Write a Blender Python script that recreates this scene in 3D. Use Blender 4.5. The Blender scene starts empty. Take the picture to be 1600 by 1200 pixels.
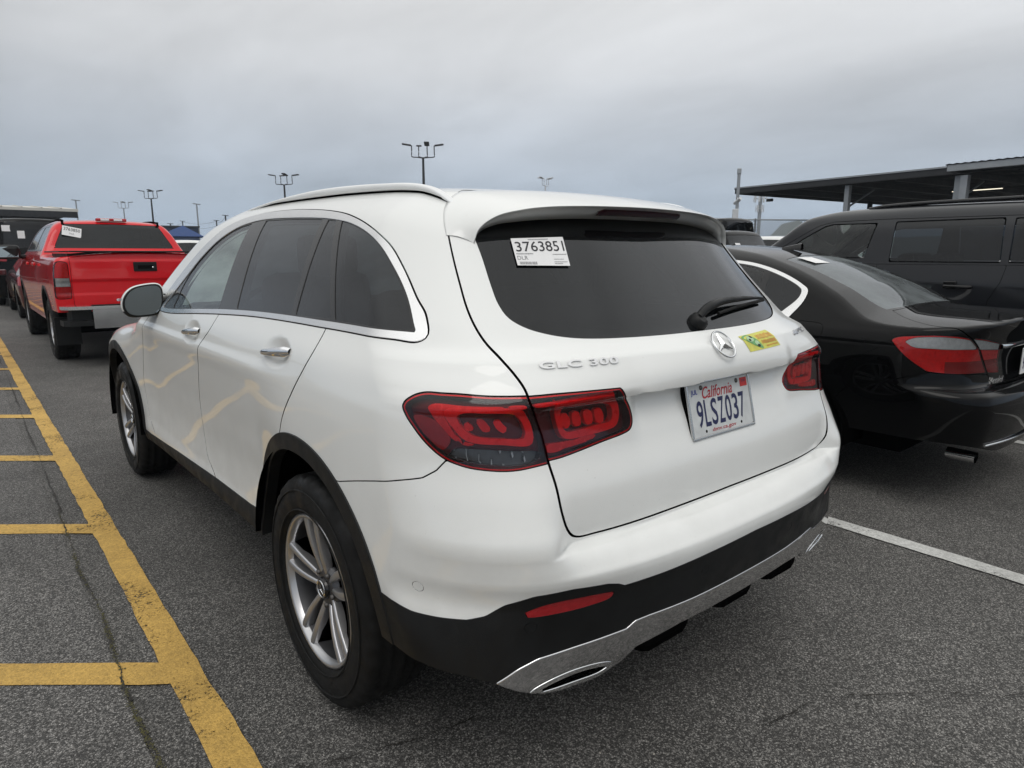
import bpy, bmesh, math, random, json
import numpy as np
from mathutils import Vector, Matrix
rad = math.radians
SC = bpy.context.scene
COL = SC.collection
# ------------------------------------------------------------------ camera, sky, sun, exposure
cam_d = bpy.data.cameras.new('camera'); cam = bpy.data.objects.new('camera', cam_d); COL.objects.link(cam)
SC.camera = cam
CAM_P = (-1.6691, -1.8732, 1.4111); YAW, PITCH, ROLL = 0.6946, 0.1940, 0.0010
_f = Vector((math.sin(YAW)*math.cos(PITCH), math.cos(YAW)*math.cos(PITCH), -math.sin(PITCH)))
_r = Vector((math.cos(YAW), -math.sin(YAW), 0)); _u = _r.cross(_f)
_r2 = _r*math.cos(ROLL)+_u*math.sin(ROLL); _u2 = -_r*math.sin(ROLL)+_u*math.cos(ROLL)
cam.matrix_world = Matrix(((_r2.x, _u2.x, -_f.x, CAM_P[0]), (_r2.y, _u2.y, -_f.y, CAM_P[1]), (_r2.z, _u2.z, -_f.z, CAM_P[2]), (0, 0, 0, 1)))
cam_d.sensor_fit = 'HORIZONTAL'; cam_d.sensor_width = 36.0; cam_d.lens = 1036.16*36/1600
cam_d.clip_start = 0.05; cam_d.clip_end = 6000
SUN_EL, SUN_AZ = rad(58), rad(215)         # azimuth measured from +Y towards +X
world = bpy.data.worlds.new('World'); SC.world = world; world.use_nodes = True
def build_sky():
    nt = world.node_tree; N = nt.nodes; L = nt.links; N.clear()
    out = N.new('ShaderNodeOutputWorld'); bg = N.new('ShaderNodeBackground'); L.new(bg.outputs[0], out.inputs[0])
    sky = N.new('ShaderNodeTexSky'); sky.sky_type = 'NISHITA'; sky.sun_disc = False
    sky.sun_elevation = SUN_EL; sky.sun_rotation = SUN_AZ; sky.dust_density = 3.0
    tc = N.new('ShaderNodeTexCoord'); sep = N.new('ShaderNodeSeparateXYZ'); L.new(tc.outputs['Generated'], sep.inputs[0])
    def math_(op, a, b=None, clamp=False):
        m = N.new('ShaderNodeMath'); m.operation = op; m.use_clamp = clamp
        for i, v in enumerate((a, b)):
            if v is None: continue
            if isinstance(v, (int, float)): m.inputs[i].default_value = v
            else: L.new(v, m.inputs[i])
        return m.outputs[0]
    el = math_('MAXIMUM', sep.outputs[2], 0.0)
    den = math_('ADD', el, 0.16)
    cx = math_('DIVIDE', sep.outputs[0], den); cy = math_('DIVIDE', sep.outputs[1], den)
    comb = N.new('ShaderNodeCombineXYZ'); L.new(cx, comb.inputs[0]); L.new(cy, comb.inputs[1])
    def noise(scale, det, rough, dist, off):
        mp = N.new('ShaderNodeMapping'); mp.inputs['Location'].default_value = off; mp.inputs['Rotation'].default_value = (0, 0, 0.5)
        mp.inputs['Scale'].default_value = (1.0, 0.55, 1.0); L.new(comb.outputs[0], mp.inputs[0])
        n = N.new('ShaderNodeTexNoise'); n.inputs['Scale'].default_value = scale; n.inputs['Detail'].default_value = det
        n.inputs['Roughness'].default_value = rough; n.inputs['Distortion'].default_value = dist; L.new(mp.outputs[0], n.inputs[0]); return n.outputs[0]
    n1 = noise(0.50, 5, 0.5, 0.5, (3.1, 1.7, 0)); n2 = noise(1.7, 7, 0.6, 0.5, (9.2, 4.4, 0))
    cl = math_('ADD', math_('MULTIPLY', n1, 0.7), math_('MULTIPLY', n2, 0.3))
    ramp = N.new('ShaderNodeValToRGB'); L.new(el, ramp.inputs[0]); e = ramp.color_ramp.elements      # overcast dome: brightening to the zenith
    e[0].position = 0.0; e[0].color = (0.315, 0.395, 0.510, 1); e[1].position = 1.0; e[1].color = (1.04, 1.04, 1.01, 1)
    for p, c in ((0.06, (0.340, 0.405, 0.492, 1)), (0.14, (0.425, 0.463, 0.517, 1)), (0.24, (0.520, 0.530, 0.545, 1)), (0.38, (0.585, 0.582, 0.575, 1)), (0.6, (0.81, 0.81, 0.795, 1))):
        k = e.new(p); k.color = c
    fac = math_('ADD', math_('MULTIPLY', math_('SUBTRACT', cl, 0.5), 1.7), 1.0)
    mul = N.new('ShaderNodeVectorMath'); mul.operation = 'SCALE'; L.new(ramp.outputs[0], mul.inputs[0]); L.new(fac, mul.inputs['Scale'])
    sc = N.new('ShaderNodeVectorMath'); sc.operation = 'SCALE'; L.new(sky.outputs[0], sc.inputs[0]); sc.inputs['Scale'].default_value = 0.08
    mix = N.new('ShaderNodeMix'); mix.data_type = 'RGBA'; mix.inputs[0].default_value = 0.94
    L.new(sc.outputs[0], mix.inputs[6]); L.new(mul.outputs[0], mix.inputs[7])
    L.new(mix.outputs[2], bg.inputs[0]); bg.inputs[1].default_value = 1.0
build_sky()
sun_d = bpy.data.lights.new('sun', 'SUN'); sun = bpy.data.objects.new('sun', sun_d); COL.objects.link(sun)
sun_d.energy = 0.6; sun_d.angle = rad(35); sun_d.color = (1.0, 0.97, 0.93)
_sd = Vector((math.sin(SUN_AZ)*math.cos(SUN_EL), math.cos(SUN_AZ)*math.cos(SUN_EL), math.sin(SUN_EL)))
sun.rotation_euler = _sd.to_track_quat('Z', 'Y').to_euler()
sun.location = (0, 0, 30)
SC.view_settings.view_transform = 'Standard'; SC.view_settings.look = 'None'; SC.view_settings.gamma = 1; SC.view_settings.use_curve_mapping = False
SC.view_settings.exposure = 0.36
SC.render.engine = 'CYCLES'
SC.cycles.max_bounces = 10; SC.cycles.diffuse_bounces = 4; SC.cycles.glossy_bounces = 5; SC.cycles.transparent_max_bounces = 24; SC.cycles.transmission_bounces = 6
SC.cycles.use_denoising = True
try: SC.cycles.denoiser = 'OPENIMAGEDENOISE'
except Exception: pass
SC.cycles.caustics_reflective = False; SC.cycles.caustics_refractive = False
rng = np.random.default_rng(7); random.seed(7)
# ------------------------------------------------------------------ materials
MATS = {}
def nodes_of(name):
    m = bpy.data.materials.new(name); m.use_nodes = True; nt = m.node_tree; b = nt.nodes['Principled BSDF']; MATS[name] = m
    return m, nt.nodes, nt.links, b
def pset(b, **kw):
    al = dict(color='Base Color', rough='Roughness', metal='Metallic', coat='Coat Weight', coat_rough='Coat Roughness', spec='Specular IOR Level', ior='IOR', trans='Transmission Weight', emit='Emission Color', estr='Emission Strength', alpha='Alpha', sheen='Sheen Weight')
    for k, v in kw.items():
        s = b.inputs[al[k]]
        s.default_value = (tuple(v)+(1,)) if isinstance(v, (tuple, list)) and len(v) == 3 else v
def plain(name, color, rough=0.5, metal=0.0, var=0.06, nscale=6.0, bump=0.0, bscale=200.0, **kw):
    """principled material with a little noise in colour and roughness so that nothing is perfectly even"""
    m, N, L, b = nodes_of(name); pset(b, color=color, rough=rough, metal=metal, **kw)
    tc = N.new('ShaderNodeTexCoord')
    if var:
        n = N.new('ShaderNodeTexNoise'); n.inputs['Scale'].default_value = nscale; n.inputs['Detail'].default_value = 6; L.new(tc.outputs['Object'], n.inputs[0])
        mr = N.new('ShaderNodeMapRange'); mr.inputs[1].default_value = .3; mr.inputs[2].default_value = .7; mr.inputs[3].default_value = 1-var; mr.inputs[4].default_value = 1+var; L.new(n.outputs[0], mr.inputs[0])
        v = N.new('ShaderNodeVectorMath'); v.operation = 'SCALE'; v.inputs[0].default_value = color; L.new(mr.outputs[0], v.inputs['Scale']); L.new(v.outputs[0], b.inputs['Base Color'])
        r = N.new('ShaderNodeMapRange'); r.inputs[1].default_value = .3; r.inputs[2].default_value = .7; r.inputs[3].default_value = rough*(1-var*1.5); r.inputs[4].default_value = min(1, rough*(1+var*1.5)); L.new(n.outputs[0], r.inputs[0]); L.new(r.outputs[0], b.inputs['Roughness'])
    if bump:
        n2 = N.new('ShaderNodeTexNoise'); n2.inputs['Scale'].default_value = bscale; n2.inputs['Detail'].default_value = 3; L.new(tc.outputs['Object'], n2.inputs[0])
        bp = N.new('ShaderNodeBump'); bp.inputs['Strength'].default_value = bump; bp.inputs['Distance'].default_value = .002; L.new(n2.outputs[0], bp.inputs['Height']); L.new(bp.outputs[0], b.inputs['Normal'])
    return m
def dirt_paint(name, color, rough=0.32, metal=0.0, dirt=(0.16, 0.15, 0.13), amount=0.25, zdirt=0.55, coat=1.0, spots=0.12, spec=0.3, cior=1.5):
    """car paint with clear coat, dust that gathers low on the body and as fine spots"""
    m, N, L, b = nodes_of(name); pset(b, rough=rough, metal=metal, coat=coat, coat_rough=0.035, spec=spec); b.inputs['Coat IOR'].default_value = cior
    tc = N.new('ShaderNodeTexCoord'); sep = N.new('ShaderNodeSeparateXYZ'); L.new(tc.outputs['Object'], sep.inputs[0])
    mr = N.new('ShaderNodeMapRange'); mr.inputs[1].default_value = zdirt; mr.inputs[2].default_value = .2; mr.inputs[3].default_value = .0; mr.inputs[4].default_value = amount; L.new(sep.outputs[2], mr.inputs[0])
    n = N.new('ShaderNodeTexNoise'); n.inputs['Scale'].default_value = 9; n.inputs['Detail'].default_value = 9; n.inputs['Roughness'].default_value = .65; L.new(tc.outputs['Object'], n.inputs[0])
    nr = N.new('ShaderNodeMapRange'); nr.inputs[1].default_value = .35; nr.inputs[2].default_value = .75; L.new(n.outputs[0], nr.inputs[0])
    mu = N.new('ShaderNodeMath'); mu.operation = 'MULTIPLY'; L.new(mr.outputs[0], mu.inputs[0]); L.new(nr.outputs[0], mu.inputs[1])
    sp = N.new('ShaderNodeTexNoise'); sp.inputs['Scale'].default_value = 120; sp.inputs['Detail'].default_value = 2; L.new(tc.outputs['Object'], sp.inputs[0])
    sr = N.new('ShaderNodeMapRange'); sr.inputs[1].default_value = .72; sr.inputs[2].default_value = .80; sr.inputs[3].default_value = 0; sr.inputs[4].default_value = spots; L.new(sp.outputs[0], sr.inputs[0])
    ad = N.new('ShaderNodeMath'); ad.operation = 'ADD'; ad.use_clamp = True; L.new(mu.outputs[0], ad.inputs[0]); L.new(sr.outputs[0], ad.inputs[1])
    mx = N.new('ShaderNodeMix'); mx.data_type = 'RGBA'; mx.inputs[6].default_value = (*color, 1); mx.inputs[7].default_value = (*dirt, 1); L.new(ad.outputs[0], mx.inputs[0]); L.new(mx.outputs[2], b.inputs['Base Color'])
    cr = N.new('ShaderNodeMapRange'); cr.inputs[1].default_value = .3; cr.inputs[2].default_value = .8; cr.inputs[3].default_value = .0; cr.inputs[4].default_value = .06; L.new(n.outputs[0], cr.inputs[0]); L.new(cr.outputs[0], b.inputs['Coat Roughness'])
    return m
def glass(name, tint, gloss=0.03, fres=1.5, dust=0.04, dcol=(.45, .45, .43)):
    """thin pane: tinted transmission under a Fresnel reflection, a film of dust that can also carry painted glare"""
    m, N, L, b = nodes_of(name); N.remove(b); out = [n for n in N if n.type == 'OUTPUT_MATERIAL'][0]
    t = N.new('ShaderNodeBsdfTransparent'); t.inputs[0].default_value = (*tint, 1)
    g = N.new('ShaderNodeBsdfGlossy'); g.inputs['Roughness'].default_value = gloss; g.inputs[0].default_value = (.95, .97, 1, 1)
    fr = N.new('ShaderNodeFresnel'); fr.inputs[0].default_value = fres
    mx = N.new('ShaderNodeMixShader'); L.new(fr.outputs[0], mx.inputs[0]); L.new(t.outputs[0], mx.inputs[1]); L.new(g.outputs[0], mx.inputs[2])
    d = N.new('ShaderNodeBsdfDiffuse'); d.inputs[0].default_value = (*dcol, 1)
    tc = N.new('ShaderNodeTexCoord'); n = N.new('ShaderNodeTexNoise'); n.inputs['Scale'].default_value = 3.5; n.inputs['Detail'].default_value = 8; L.new(tc.outputs['Object'], n.inputs[0])
    mr = N.new('ShaderNodeMapRange'); mr.inputs[1].default_value = .35; mr.inputs[2].default_value = .75; mr.inputs[3].default_value = dust*.3; mr.inputs[4].default_value = dust; L.new(n.outputs[0], mr.inputs[0])
    m2 = N.new('ShaderNodeMixShader'); L.new(mr.outputs[0], m2.inputs[0]); L.new(mx.outputs[0], m2.inputs[1]); L.new(d.outputs[0], m2.inputs[2])
    tr = N.new('ShaderNodeBsdfTranslucent'); tr.inputs[0].default_value = (*dcol, 1); dm = N.new('ShaderNodeMixShader'); dm.inputs[0].default_value = .5; L.new(d.outputs[0], dm.inputs[1]); L.new(tr.outputs[0], dm.inputs[2]); L.new(dm.outputs[0], m2.inputs[2])
    L.new(m2.outputs[0], out.inputs[0]); return m
white_paint = dirt_paint('white_paint', (.80, .81, .795), amount=.34, coat=.9, cior=1.45, spots=.22, zdirt=.95, dirt=(.30, .285, .26))
black_paint = dirt_paint('black_paint', (.0028, .003, .0034), rough=.3, amount=.04, dirt=(.06, .06, .055), spots=.2, zdirt=.7, spec=0.0, cior=1.29)
red_paint = dirt_paint('red_paint', (.64, .008, .015), rough=.28, amount=.2, spec=.1, cior=1.42)
grey_paint = dirt_paint('grey_paint', (.017, .0185, .022), rough=.32, metal=.3, amount=.12, spec=.1, cior=1.38)
maroon_paint = dirt_paint('maroon_paint', (.07, .006, .008), rough=.3, amount=.2)
silver_paint = dirt_paint('silver_paint', (.30, .31, .32), rough=.3, metal=.6, amount=.2)
darkgrey_paint = dirt_paint('dark_grey_paint', (.08, .085, .09), rough=.3, metal=.5, amount=.2)
plastic = plain('black_plastic', (.0075, .008, .0085), rough=.5, spec=.28, var=.2, nscale=12, bump=.25, bscale=600)
rubber = plain('rubber', (.0085, .0085, .0085), rough=.7, spec=.25, var=.3, nscale=14, bump=.3, bscale=160)
gap_black = plain('gap_black', (.004, .004, .004), rough=.9, var=0, spec=.0)
gloss_black = plain('gloss_black', (.008, .008, .009), rough=.14, var=.2, nscale=5)
chrome = plain('chrome', (.84, .85, .86), rough=.06, metal=1.0, var=.04, nscale=7)
skid_chrome = plain('skid_chrome', (.70, .70, .71), rough=.07, metal=1.0, var=.03, nscale=5)
trim_metal = plain('brushed_trim', (.80, .80, .80), rough=.22, metal=1.0, var=.03, nscale=7)
rail_metal = plain('satin_rail', (.82, .83, .83), rough=.4, metal=.0, var=.04)
alloy = plain('alloy_silver', (.50, .50, .51), rough=.30, metal=.85, var=.06, nscale=11)
alloy_dark = plain('alloy_grey', (.10, .10, .105), rough=.35, metal=.7, var=.12, nscale=11)
iron = plain('brake_iron', (.12, .115, .11), rough=.5, metal=.8, var=.2, nscale=30)
tint_glass = glass('privacy_glass', (.05, .057, .066), dust=.02, dcol=(.38, .42, .46))
glare_glass = glass('glare_windscreen', (.75, .84, .82), dust=.95, dcol=(.60, .70, .67))  # milky film puts sky glare into the pane's colour
side_glass = glass('clear_glass', (.82, .90, .88), dust=.09)
rear_glass_m = glass('rear_privacy_glass', (.05, .06, .072), dust=.028, fres=1.5, dcol=(.36, .41, .46))
lens_red = glass('red_lens', (1.0, .40, .42), gloss=.02, dust=.008)
lens_clear = glass('clear_lens', (.92, .93, .93), gloss=.02, dust=.02)
lens_redbright = glass('bright_red_lens', (1.0, .30, .28), gloss=.02, dust=.012)
lamp_red = plain('lamp_red', (.78, .012, .016), rough=.25, var=.1, nscale=60)
lamp_red_hot = plain('lamp_red_bright', (1.0, .025, .03), rough=.3, var=.08, nscale=60)
lamp_dark = plain('lamp_dark', (.055, .006, .010), rough=.3, var=.1)
lamp_white = plain('lamp_white', (.90, .90, .90), rough=.2, var=.1, nscale=50)
reflector_red = plain('reflector_red', (.32, .008, .012), rough=.12, var=.12, nscale=90, coat=.6)
interior = plain('interior_fabric', (.022, .022, .023), rough=.8, var=.2)
headliner = plain('headliner', (.16, .155, .145), rough=.9, var=.06)
paper = plain('paper', (.80, .80, .80), rough=.6, var=.04, nscale=20)
ink = plain('ink', (.02, .02, .025), rough=.6, var=0)
ink_grey = plain('ink_grey', (.25, .25, .26), rough=.6, var=0)
mirror_glass = plain('mirror_glass', (.36, .41, .43), rough=.02, metal=1.0, var=.02)
# ------------------------------------------------------------------ objects
def link(name, me, mat=None, parent=None):
    o = bpy.data.objects.new(name, me); COL.objects.link(o)
    if mat is not None and me is not None:
        for m in (mat if isinstance(mat, (list, tuple)) else [mat]): me.materials.append(m)
    if parent is not None: o.parent = parent
    return o
def thing(name, label, cat, loc=(0, 0, 0), rz=0.0, group=None):
    o = bpy.data.objects.new(name, None); COL.objects.link(o); o.empty_display_size = .2
    o.location = loc; o.rotation_euler = (0, 0, rz); return tag(o, label, cat, group)
def tag(o, label, cat=None, group=None):
    o['label'] = label
    if cat: o['category'] = cat
    if group: o['group'] = group
    return o
def structure(o, label=None):
    o['kind'] = 'structure'
    if label: o['label'] = label
    return o
class M3:
    """triangle mesh with vertex normals; mi = material index of each triangle"""
    def __init__(s, V, N, T, mi=None):
        s.V = np.asarray(V, float); s.N = np.asarray(N, float); s.T = np.asarray(T, int).reshape(-1, 3)
        s.mi = np.zeros(len(s.T), int) if mi is None else np.asarray(mi, int)
    def compact(s):
        u, inv = np.unique(s.T, return_inverse=True)
        return M3(s.V[u], s.N[u], inv.reshape(-1, 3), s.mi)
    def offset(s, d): return M3(s.V+s.N*d, s.N, s.T, s.mi)
    def mirror(s): return M3(s.V*[-1, 1, 1], s.N*[-1, 1, 1], s.T[:, ::-1], s.mi)
    def both(s): return cat(s, s.mirror())
    def flip(s): return M3(s.V, -s.N, s.T[:, ::-1], s.mi)
def cat(*ms):
    V = []; N = []; T = []; mi = []; k = 0
    for m in ms:
        if len(m.T) == 0: continue
        V.append(m.V); N.append(m.N); T.append(m.T+k); mi.append(m.mi); k += len(m.V)
    if not V: return M3(np.zeros((0, 3)), np.zeros((0, 3)), np.zeros((0, 3), int))
    return M3(np.concatenate(V), np.concatenate(N), np.concatenate(T), np.concatenate(mi))
def split(m, s):
    """cut the mesh along the zero line of the vertex field s; returns (s<0 side, s>=0 side)"""
    T = m.T; sg = s >= 0; c = sg[T].sum(1)
    neg = T[c == 0]; pos = T[c == 3]; mx = T[(c == 1) | (c == 2)]; mim = m.mi[(c == 1) | (c == 2)]
    if len(mx) == 0:
        return M3(m.V, m.N, neg, m.mi[c == 0]).compact(), M3(m.V, m.N, pos, m.mi[c == 3]).compact()
    sm = sg[mx]; lone = (sm.sum(1) == 1)
    li = np.where(lone, np.argmax(sm, 1), np.argmin(sm, 1)); r = np.arange(len(mx))
    a = mx[r, li]; b = mx[r, (li+1) % 3]; d = mx[r, (li+2) % 3]
    E = np.concatenate([np.stack([a, b], 1), np.stack([a, d], 1)]); E.sort(axis=1)
    ue, inv = np.unique(E, axis=0, return_inverse=True); inv = inv.ravel()
    t = s[ue[:, 0]]/(s[ue[:, 0]]-s[ue[:, 1]]); t = np.clip(t, 0, 1)[:, None]
    NV = m.V[ue[:, 0]]*(1-t)+m.V[ue[:, 1]]*t; NN = m.N[ue[:, 0]]*(1-t)+m.N[ue[:, 1]]*t
    NN /= np.maximum(np.linalg.norm(NN, axis=1, keepdims=True), 1e-9)
    p = inv[:len(mx)]+len(m.V); q = inv[len(mx):]+len(m.V)
    V = np.concatenate([m.V, NV]); N = np.concatenate([m.N, NN])
    A = np.stack([a, p, q], 1); B = np.concatenate([np.stack([p, b, d], 1), np.stack([p, d, q], 1)])
    lp = lone; l2 = np.concatenate([lp, lp]); mi2 = np.concatenate([mim, mim])
    tn = np.concatenate([neg, A[~lp], B[l2]]); mn = np.concatenate([m.mi[c == 0], mim[~lp], mi2[l2]])
    tp = np.concatenate([pos, A[lp], B[~l2]]); mp = np.concatenate([m.mi[c == 3], mim[lp], mi2[~l2]])
    return M3(V, N, tn, mn).compact(), M3(V, N, tp, mp).compact()
def rim(m, depth=.03, mat=1, round_=.0006, keep_center=True):
    """fold the free edges of a panel inwards: a small rounded lip, then a return flange"""
    T = m.T
    if len(T) == 0: return m
    E = np.concatenate([T[:, [0, 1]], T[:, [1, 2]], T[:, [2, 0]]]); n = len(m.V)
    key = E[:, 0]*n+E[:, 1]; rev = E[:, 1]*n+E[:, 0]; b = E[~np.isin(key, rev)]
    if keep_center: b = b[~((np.abs(m.V[b[:, 0], 0]) < 2e-4) & (np.abs(m.V[b[:, 1], 0]) < 2e-4))]
    if len(b) == 0: return m
    B = np.zeros((n, 3)); e = m.V[b[:, 1]]-m.V[b[:, 0]]; bb = np.cross(e, m.N[b[:, 0]]); bb /= np.maximum(np.linalg.norm(bb, axis=1, keepdims=True), 1e-12)
    np.add.at(B, b[:, 0], bb); np.add.at(B, b[:, 1], bb)
    u = np.unique(b); Bu = B[u]; Bu /= np.maximum(np.linalg.norm(Bu, axis=1, keepdims=True), 1e-9); k = len(u)
    idx = np.zeros(n, int); idx[u] = np.arange(k)
    V = np.concatenate([m.V, m.V[u]-m.N[u]*round_+Bu*round_*.6, m.V[u]-m.N[u]*depth+Bu*round_*.6])
    N = np.concatenate([m.N, Bu, Bu]); i = b[:, 0]; j = b[:, 1]; i1 = n+idx[i]; j1 = n+idx[j]; i2 = i1+k; j2 = j1+k
    R1 = np.concatenate([np.stack([i, i1, j1], 1), np.stack([i, j1, j], 1)]); R2 = np.concatenate([np.stack([i1, i2, j2], 1), np.stack([i1, j2, j1], 1)])
    return M3(V, N, np.concatenate([T, R1, R2]), np.concatenate([m.mi, np.zeros(len(R1), int), np.full(len(R2), mat)]))
def to_mesh(m, name):
    me = bpy.data.meshes.new(name); nv, nt = len(m.V), len(m.T)
    me.vertices.add(nv); me.vertices.foreach_set('co', m.V.astype(np.float32).ravel())
    me.loops.add(nt*3); me.loops.foreach_set('vertex_index', m.T.astype(np.int32).ravel())
    me.polygons.add(nt); me.polygons.foreach_set('loop_start', np.arange(0, nt*3, 3, dtype=np.int32))
    me.polygons.foreach_set('material_index', m.mi.astype(np.int32)); me.polygons.foreach_set('use_smooth', np.ones(nt, bool))
    me.update(calc_edges=True); me.validate()
    if len(me.vertices) == nv: me.normals_split_custom_set_from_vertices(m.N.astype(np.float32).tolist())
    return me
def part(name, m, mat, parent): return link(name, to_mesh(m, name), mat, parent) if len(m.T) else None
# ------------------------------------------------------------------ curves and fields
def catmull(P, n, closed):
    P = np.asarray(P, float); k = len(P)
    if k < 3: return P
    Q = np.vstack([P[-1], P, P[0], P[1]]) if closed else np.vstack([2*P[0]-P[1], P, 2*P[-1]-P[-2]])
    out = []
    for i in range(1, len(Q)-2):
        p0, p1, p2, p3 = Q[i-1], Q[i], Q[i+1], Q[i+2]; l = [max(np.linalg.norm(b-a), 1e-9)**.5 for a, b in ((p0, p1), (p1, p2), (p2, p3))]
        m1 = ((p1-p0)/l[0]-(p2-p0)/(l[0]+l[1])+(p2-p1)/l[1])*l[1]; m2 = ((p2-p1)/l[1]-(p3-p1)/(l[1]+l[2])+(p3-p2)/l[2])*l[1]
        t = np.linspace(0, 1, n, endpoint=False)[:, None]
        out.append(p1*(2*t**3-3*t*t+1)+m1*(t**3-2*t*t+t)+p2*(3*t*t-2*t**3)+m2*(t**3-t*t))
    if not closed: out.append(P[-1:])
    return np.vstack(out)
def outline(P, corners=(), n=6):
    """closed outline through P, smooth except at the listed corner indices"""
    P = np.asarray(P, float); k = len(P)
    if not len(corners): return catmull(P, n, True)
    cs = sorted(corners); out = []
    for a, b in zip(cs, cs[1:]+[cs[0]+k]):
        seg = P[[i % k for i in range(a, b+1)]]; out.append(catmull(seg, n, False)[:-1])
    return np.vstack(out)
def sdf(poly, Q, pad=.08):
    """signed distance (negative inside) of 2D points to a closed outline; far points get +pad"""
    poly = np.asarray(poly, float); lo = poly.min(0)-pad; hi = poly.max(0)+pad
    m = ((Q >= lo) & (Q <= hi)).all(1); out = np.full(len(Q), pad); q = Q[m]
    if len(q) == 0: return out
    d = np.full(len(q), 1e9); ins = np.zeros(len(q), bool)
    for a, b in zip(poly, np.roll(poly, -1, 0)):
        e = b-a; L = max(e@e, 1e-14); w = q-a; t = np.clip((w@e)/L, 0, 1); v = w-t[:, None]*e; d = np.minimum(d, (v*v).sum(1))
        if a[1] != b[1]:
            c = (a[1] > q[:, 1]) != (b[1] > q[:, 1]); ins ^= c & (q[:, 0] < e[0]*(q[:, 1]-a[1])/(b[1]-a[1])+a[0])
    d = np.sqrt(d); out[m] = np.where(ins, -d, np.minimum(d, pad)); return out
def pchip(xs, ys):
    xs = np.asarray(xs, float); ys = np.asarray(ys, float); h = np.diff(xs); d = np.diff(ys)/h; m = np.empty_like(ys); m[0] = d[0]; m[-1] = d[-1]
    for i in range(1, len(xs)-1): m[i] = 0 if d[i-1]*d[i] <= 0 else 2*d[i-1]*d[i]/(d[i-1]+d[i])
    X = np.linspace(xs[0], xs[-1], 3000); i = np.clip(np.searchsorted(xs, X)-1, 0, len(h)-1); t = (X-xs[i])/h[i]
    Y = ys[i]*(1+2*t)*(1-t)**2+m[i]*h[i]*t*(1-t)**2+ys[i+1]*t*t*(3-2*t)+m[i+1]*h[i]*t*t*(t-1)
    return lambda x: np.interp(x, X, Y)
def table(ys, zs, M, n=500, blur=3):
    zz = np.linspace(zs[0], zs[-1], n); yy = np.linspace(ys[0], ys[-1], n)
    A = np.stack([pchip(zs, r)(zz) for r in M]); G = np.stack([pchip(ys, A[:, j])(yy) for j in range(n)], 1)
    k = np.exp(-np.linspace(-2, 2, 2*blur+1)**2); k /= k.sum()
    for ax in (0, 1):
        for _ in range(2 if ax == 0 else 1):
            Gp = np.pad(G, [(blur, blur) if a == ax else (0, 0) for a in (0, 1)], mode='edge'); G = sum(w*np.take(Gp, range(i, i+n), axis=ax) for i, w in enumerate(k))
    def f(y, z):
        a = np.clip((y-ys[0])/(ys[-1]-ys[0])*(n-1), 0, n-1.001); b = np.clip((z-zs[0])/(zs[-1]-zs[0])*(n-1), 0, n-1.001)
        i = a.astype(int); j = b.astype(int); a = a-i; b = b-j
        return G[i, j]*(1-a)*(1-b)+G[i+1, j]*a*(1-b)+G[i, j+1]*(1-a)*b+G[i+1, j+1]*a*b
    return f
def rmax(a, b, r):
    u = np.maximum(a+r, 0); v = np.maximum(b+r, 0); return np.minimum(-r, np.maximum(a, b))+np.sqrt(u*u+v*v)
def sstep(a, b, x):
    t = np.clip((x-a)/(b-a), 0, 1); return t*t*(3-2*t)
def march(O, D, f, tmax=3.0, n=34):
    lo = np.zeros(len(O)); hi = np.full(len(O), tmax)
    for _ in range(n):
        m = (lo+hi)/2; P = O+D*m[:, None]; v = f(P[:, 0], P[:, 1], P[:, 2]) < 0; lo = np.where(v, m, lo); hi = np.where(v, hi, m)
    return O+D*((lo+hi)/2)[:, None]
def grad(f, P, e=.004):
    g = np.stack([f(*(P+np.eye(3)[i]*e).T)-f(*(P-np.eye(3)[i]*e).T) for i in range(3)], 1)
    return g/np.maximum(np.linalg.norm(g, axis=1, keepdims=True), 1e-9)
def shell(f, yr, yf, zc, nr, ns, nf, nv, vlo, zbot, dense=(), eps=.004):
    """left half of a body: rays from a central spine out to the surface f=0 (rear cap, side, front cap)"""
    O = []; D = []
    for a in np.linspace(0, np.pi/2, nr): O.append((0, yr, zc)); D.append((-np.sin(a), -np.cos(a)))
    for y in np.linspace(yr, yf, ns+2)[1:-1]: O.append((0, y, zc)); D.append((-1, 0))
    for a in np.linspace(np.pi/2, 0, nf): O.append((0, yf, zc)); D.append((-np.sin(a), np.cos(a)))
    O = np.array(O, float); D = np.array(D, float); el = np.linspace(vlo, np.pi/2, nv)
    for a, b, k in dense: el = np.concatenate([el[(el < a) | (el > b)], np.linspace(a, b, k)])
    el = np.sort(el); nv = len(el); nu = len(O)
    OO = np.repeat(O[:, None, :], nv, 1); DD = np.zeros_like(OO); c = np.cos(el); c[-1] = 0
    DD[..., 0] = D[:, None, 0]*c; DD[..., 1] = D[:, None, 1]*c; DD[..., 2] = np.sin(el)
    P = march(OO.reshape(-1, 3), DD.reshape(-1, 3), f); Nn = grad(f, P, eps)
    cen = np.abs(P[:, 0]) < 1e-6; P[cen, 0] = 0; Nn[cen, 0] = 0
    I = np.arange(nu*nv).reshape(nu, nv); a = I[:-1, :-1].ravel(); b = I[1:, :-1].ravel(); c_ = I[1:, 1:].ravel(); d = I[:-1, 1:].ravel()
    T = np.concatenate([np.stack([a, c_, b], 1), np.stack([a, d, c_], 1)])
    t0 = P[T]; fn = np.cross(t0[:, 1]-t0[:, 0], t0[:, 2]-t0[:, 0]); ok = np.linalg.norm(fn, axis=1) > 1e-12
    T = T[ok]; fn = fn[ok]
    if (fn*Nn[T[:, 0]]).sum(1).mean() < 0: T = T[:, ::-1]
    m = M3(P, Nn, T); return split(m, zbot-m.V[:, 2])[0]
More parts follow.
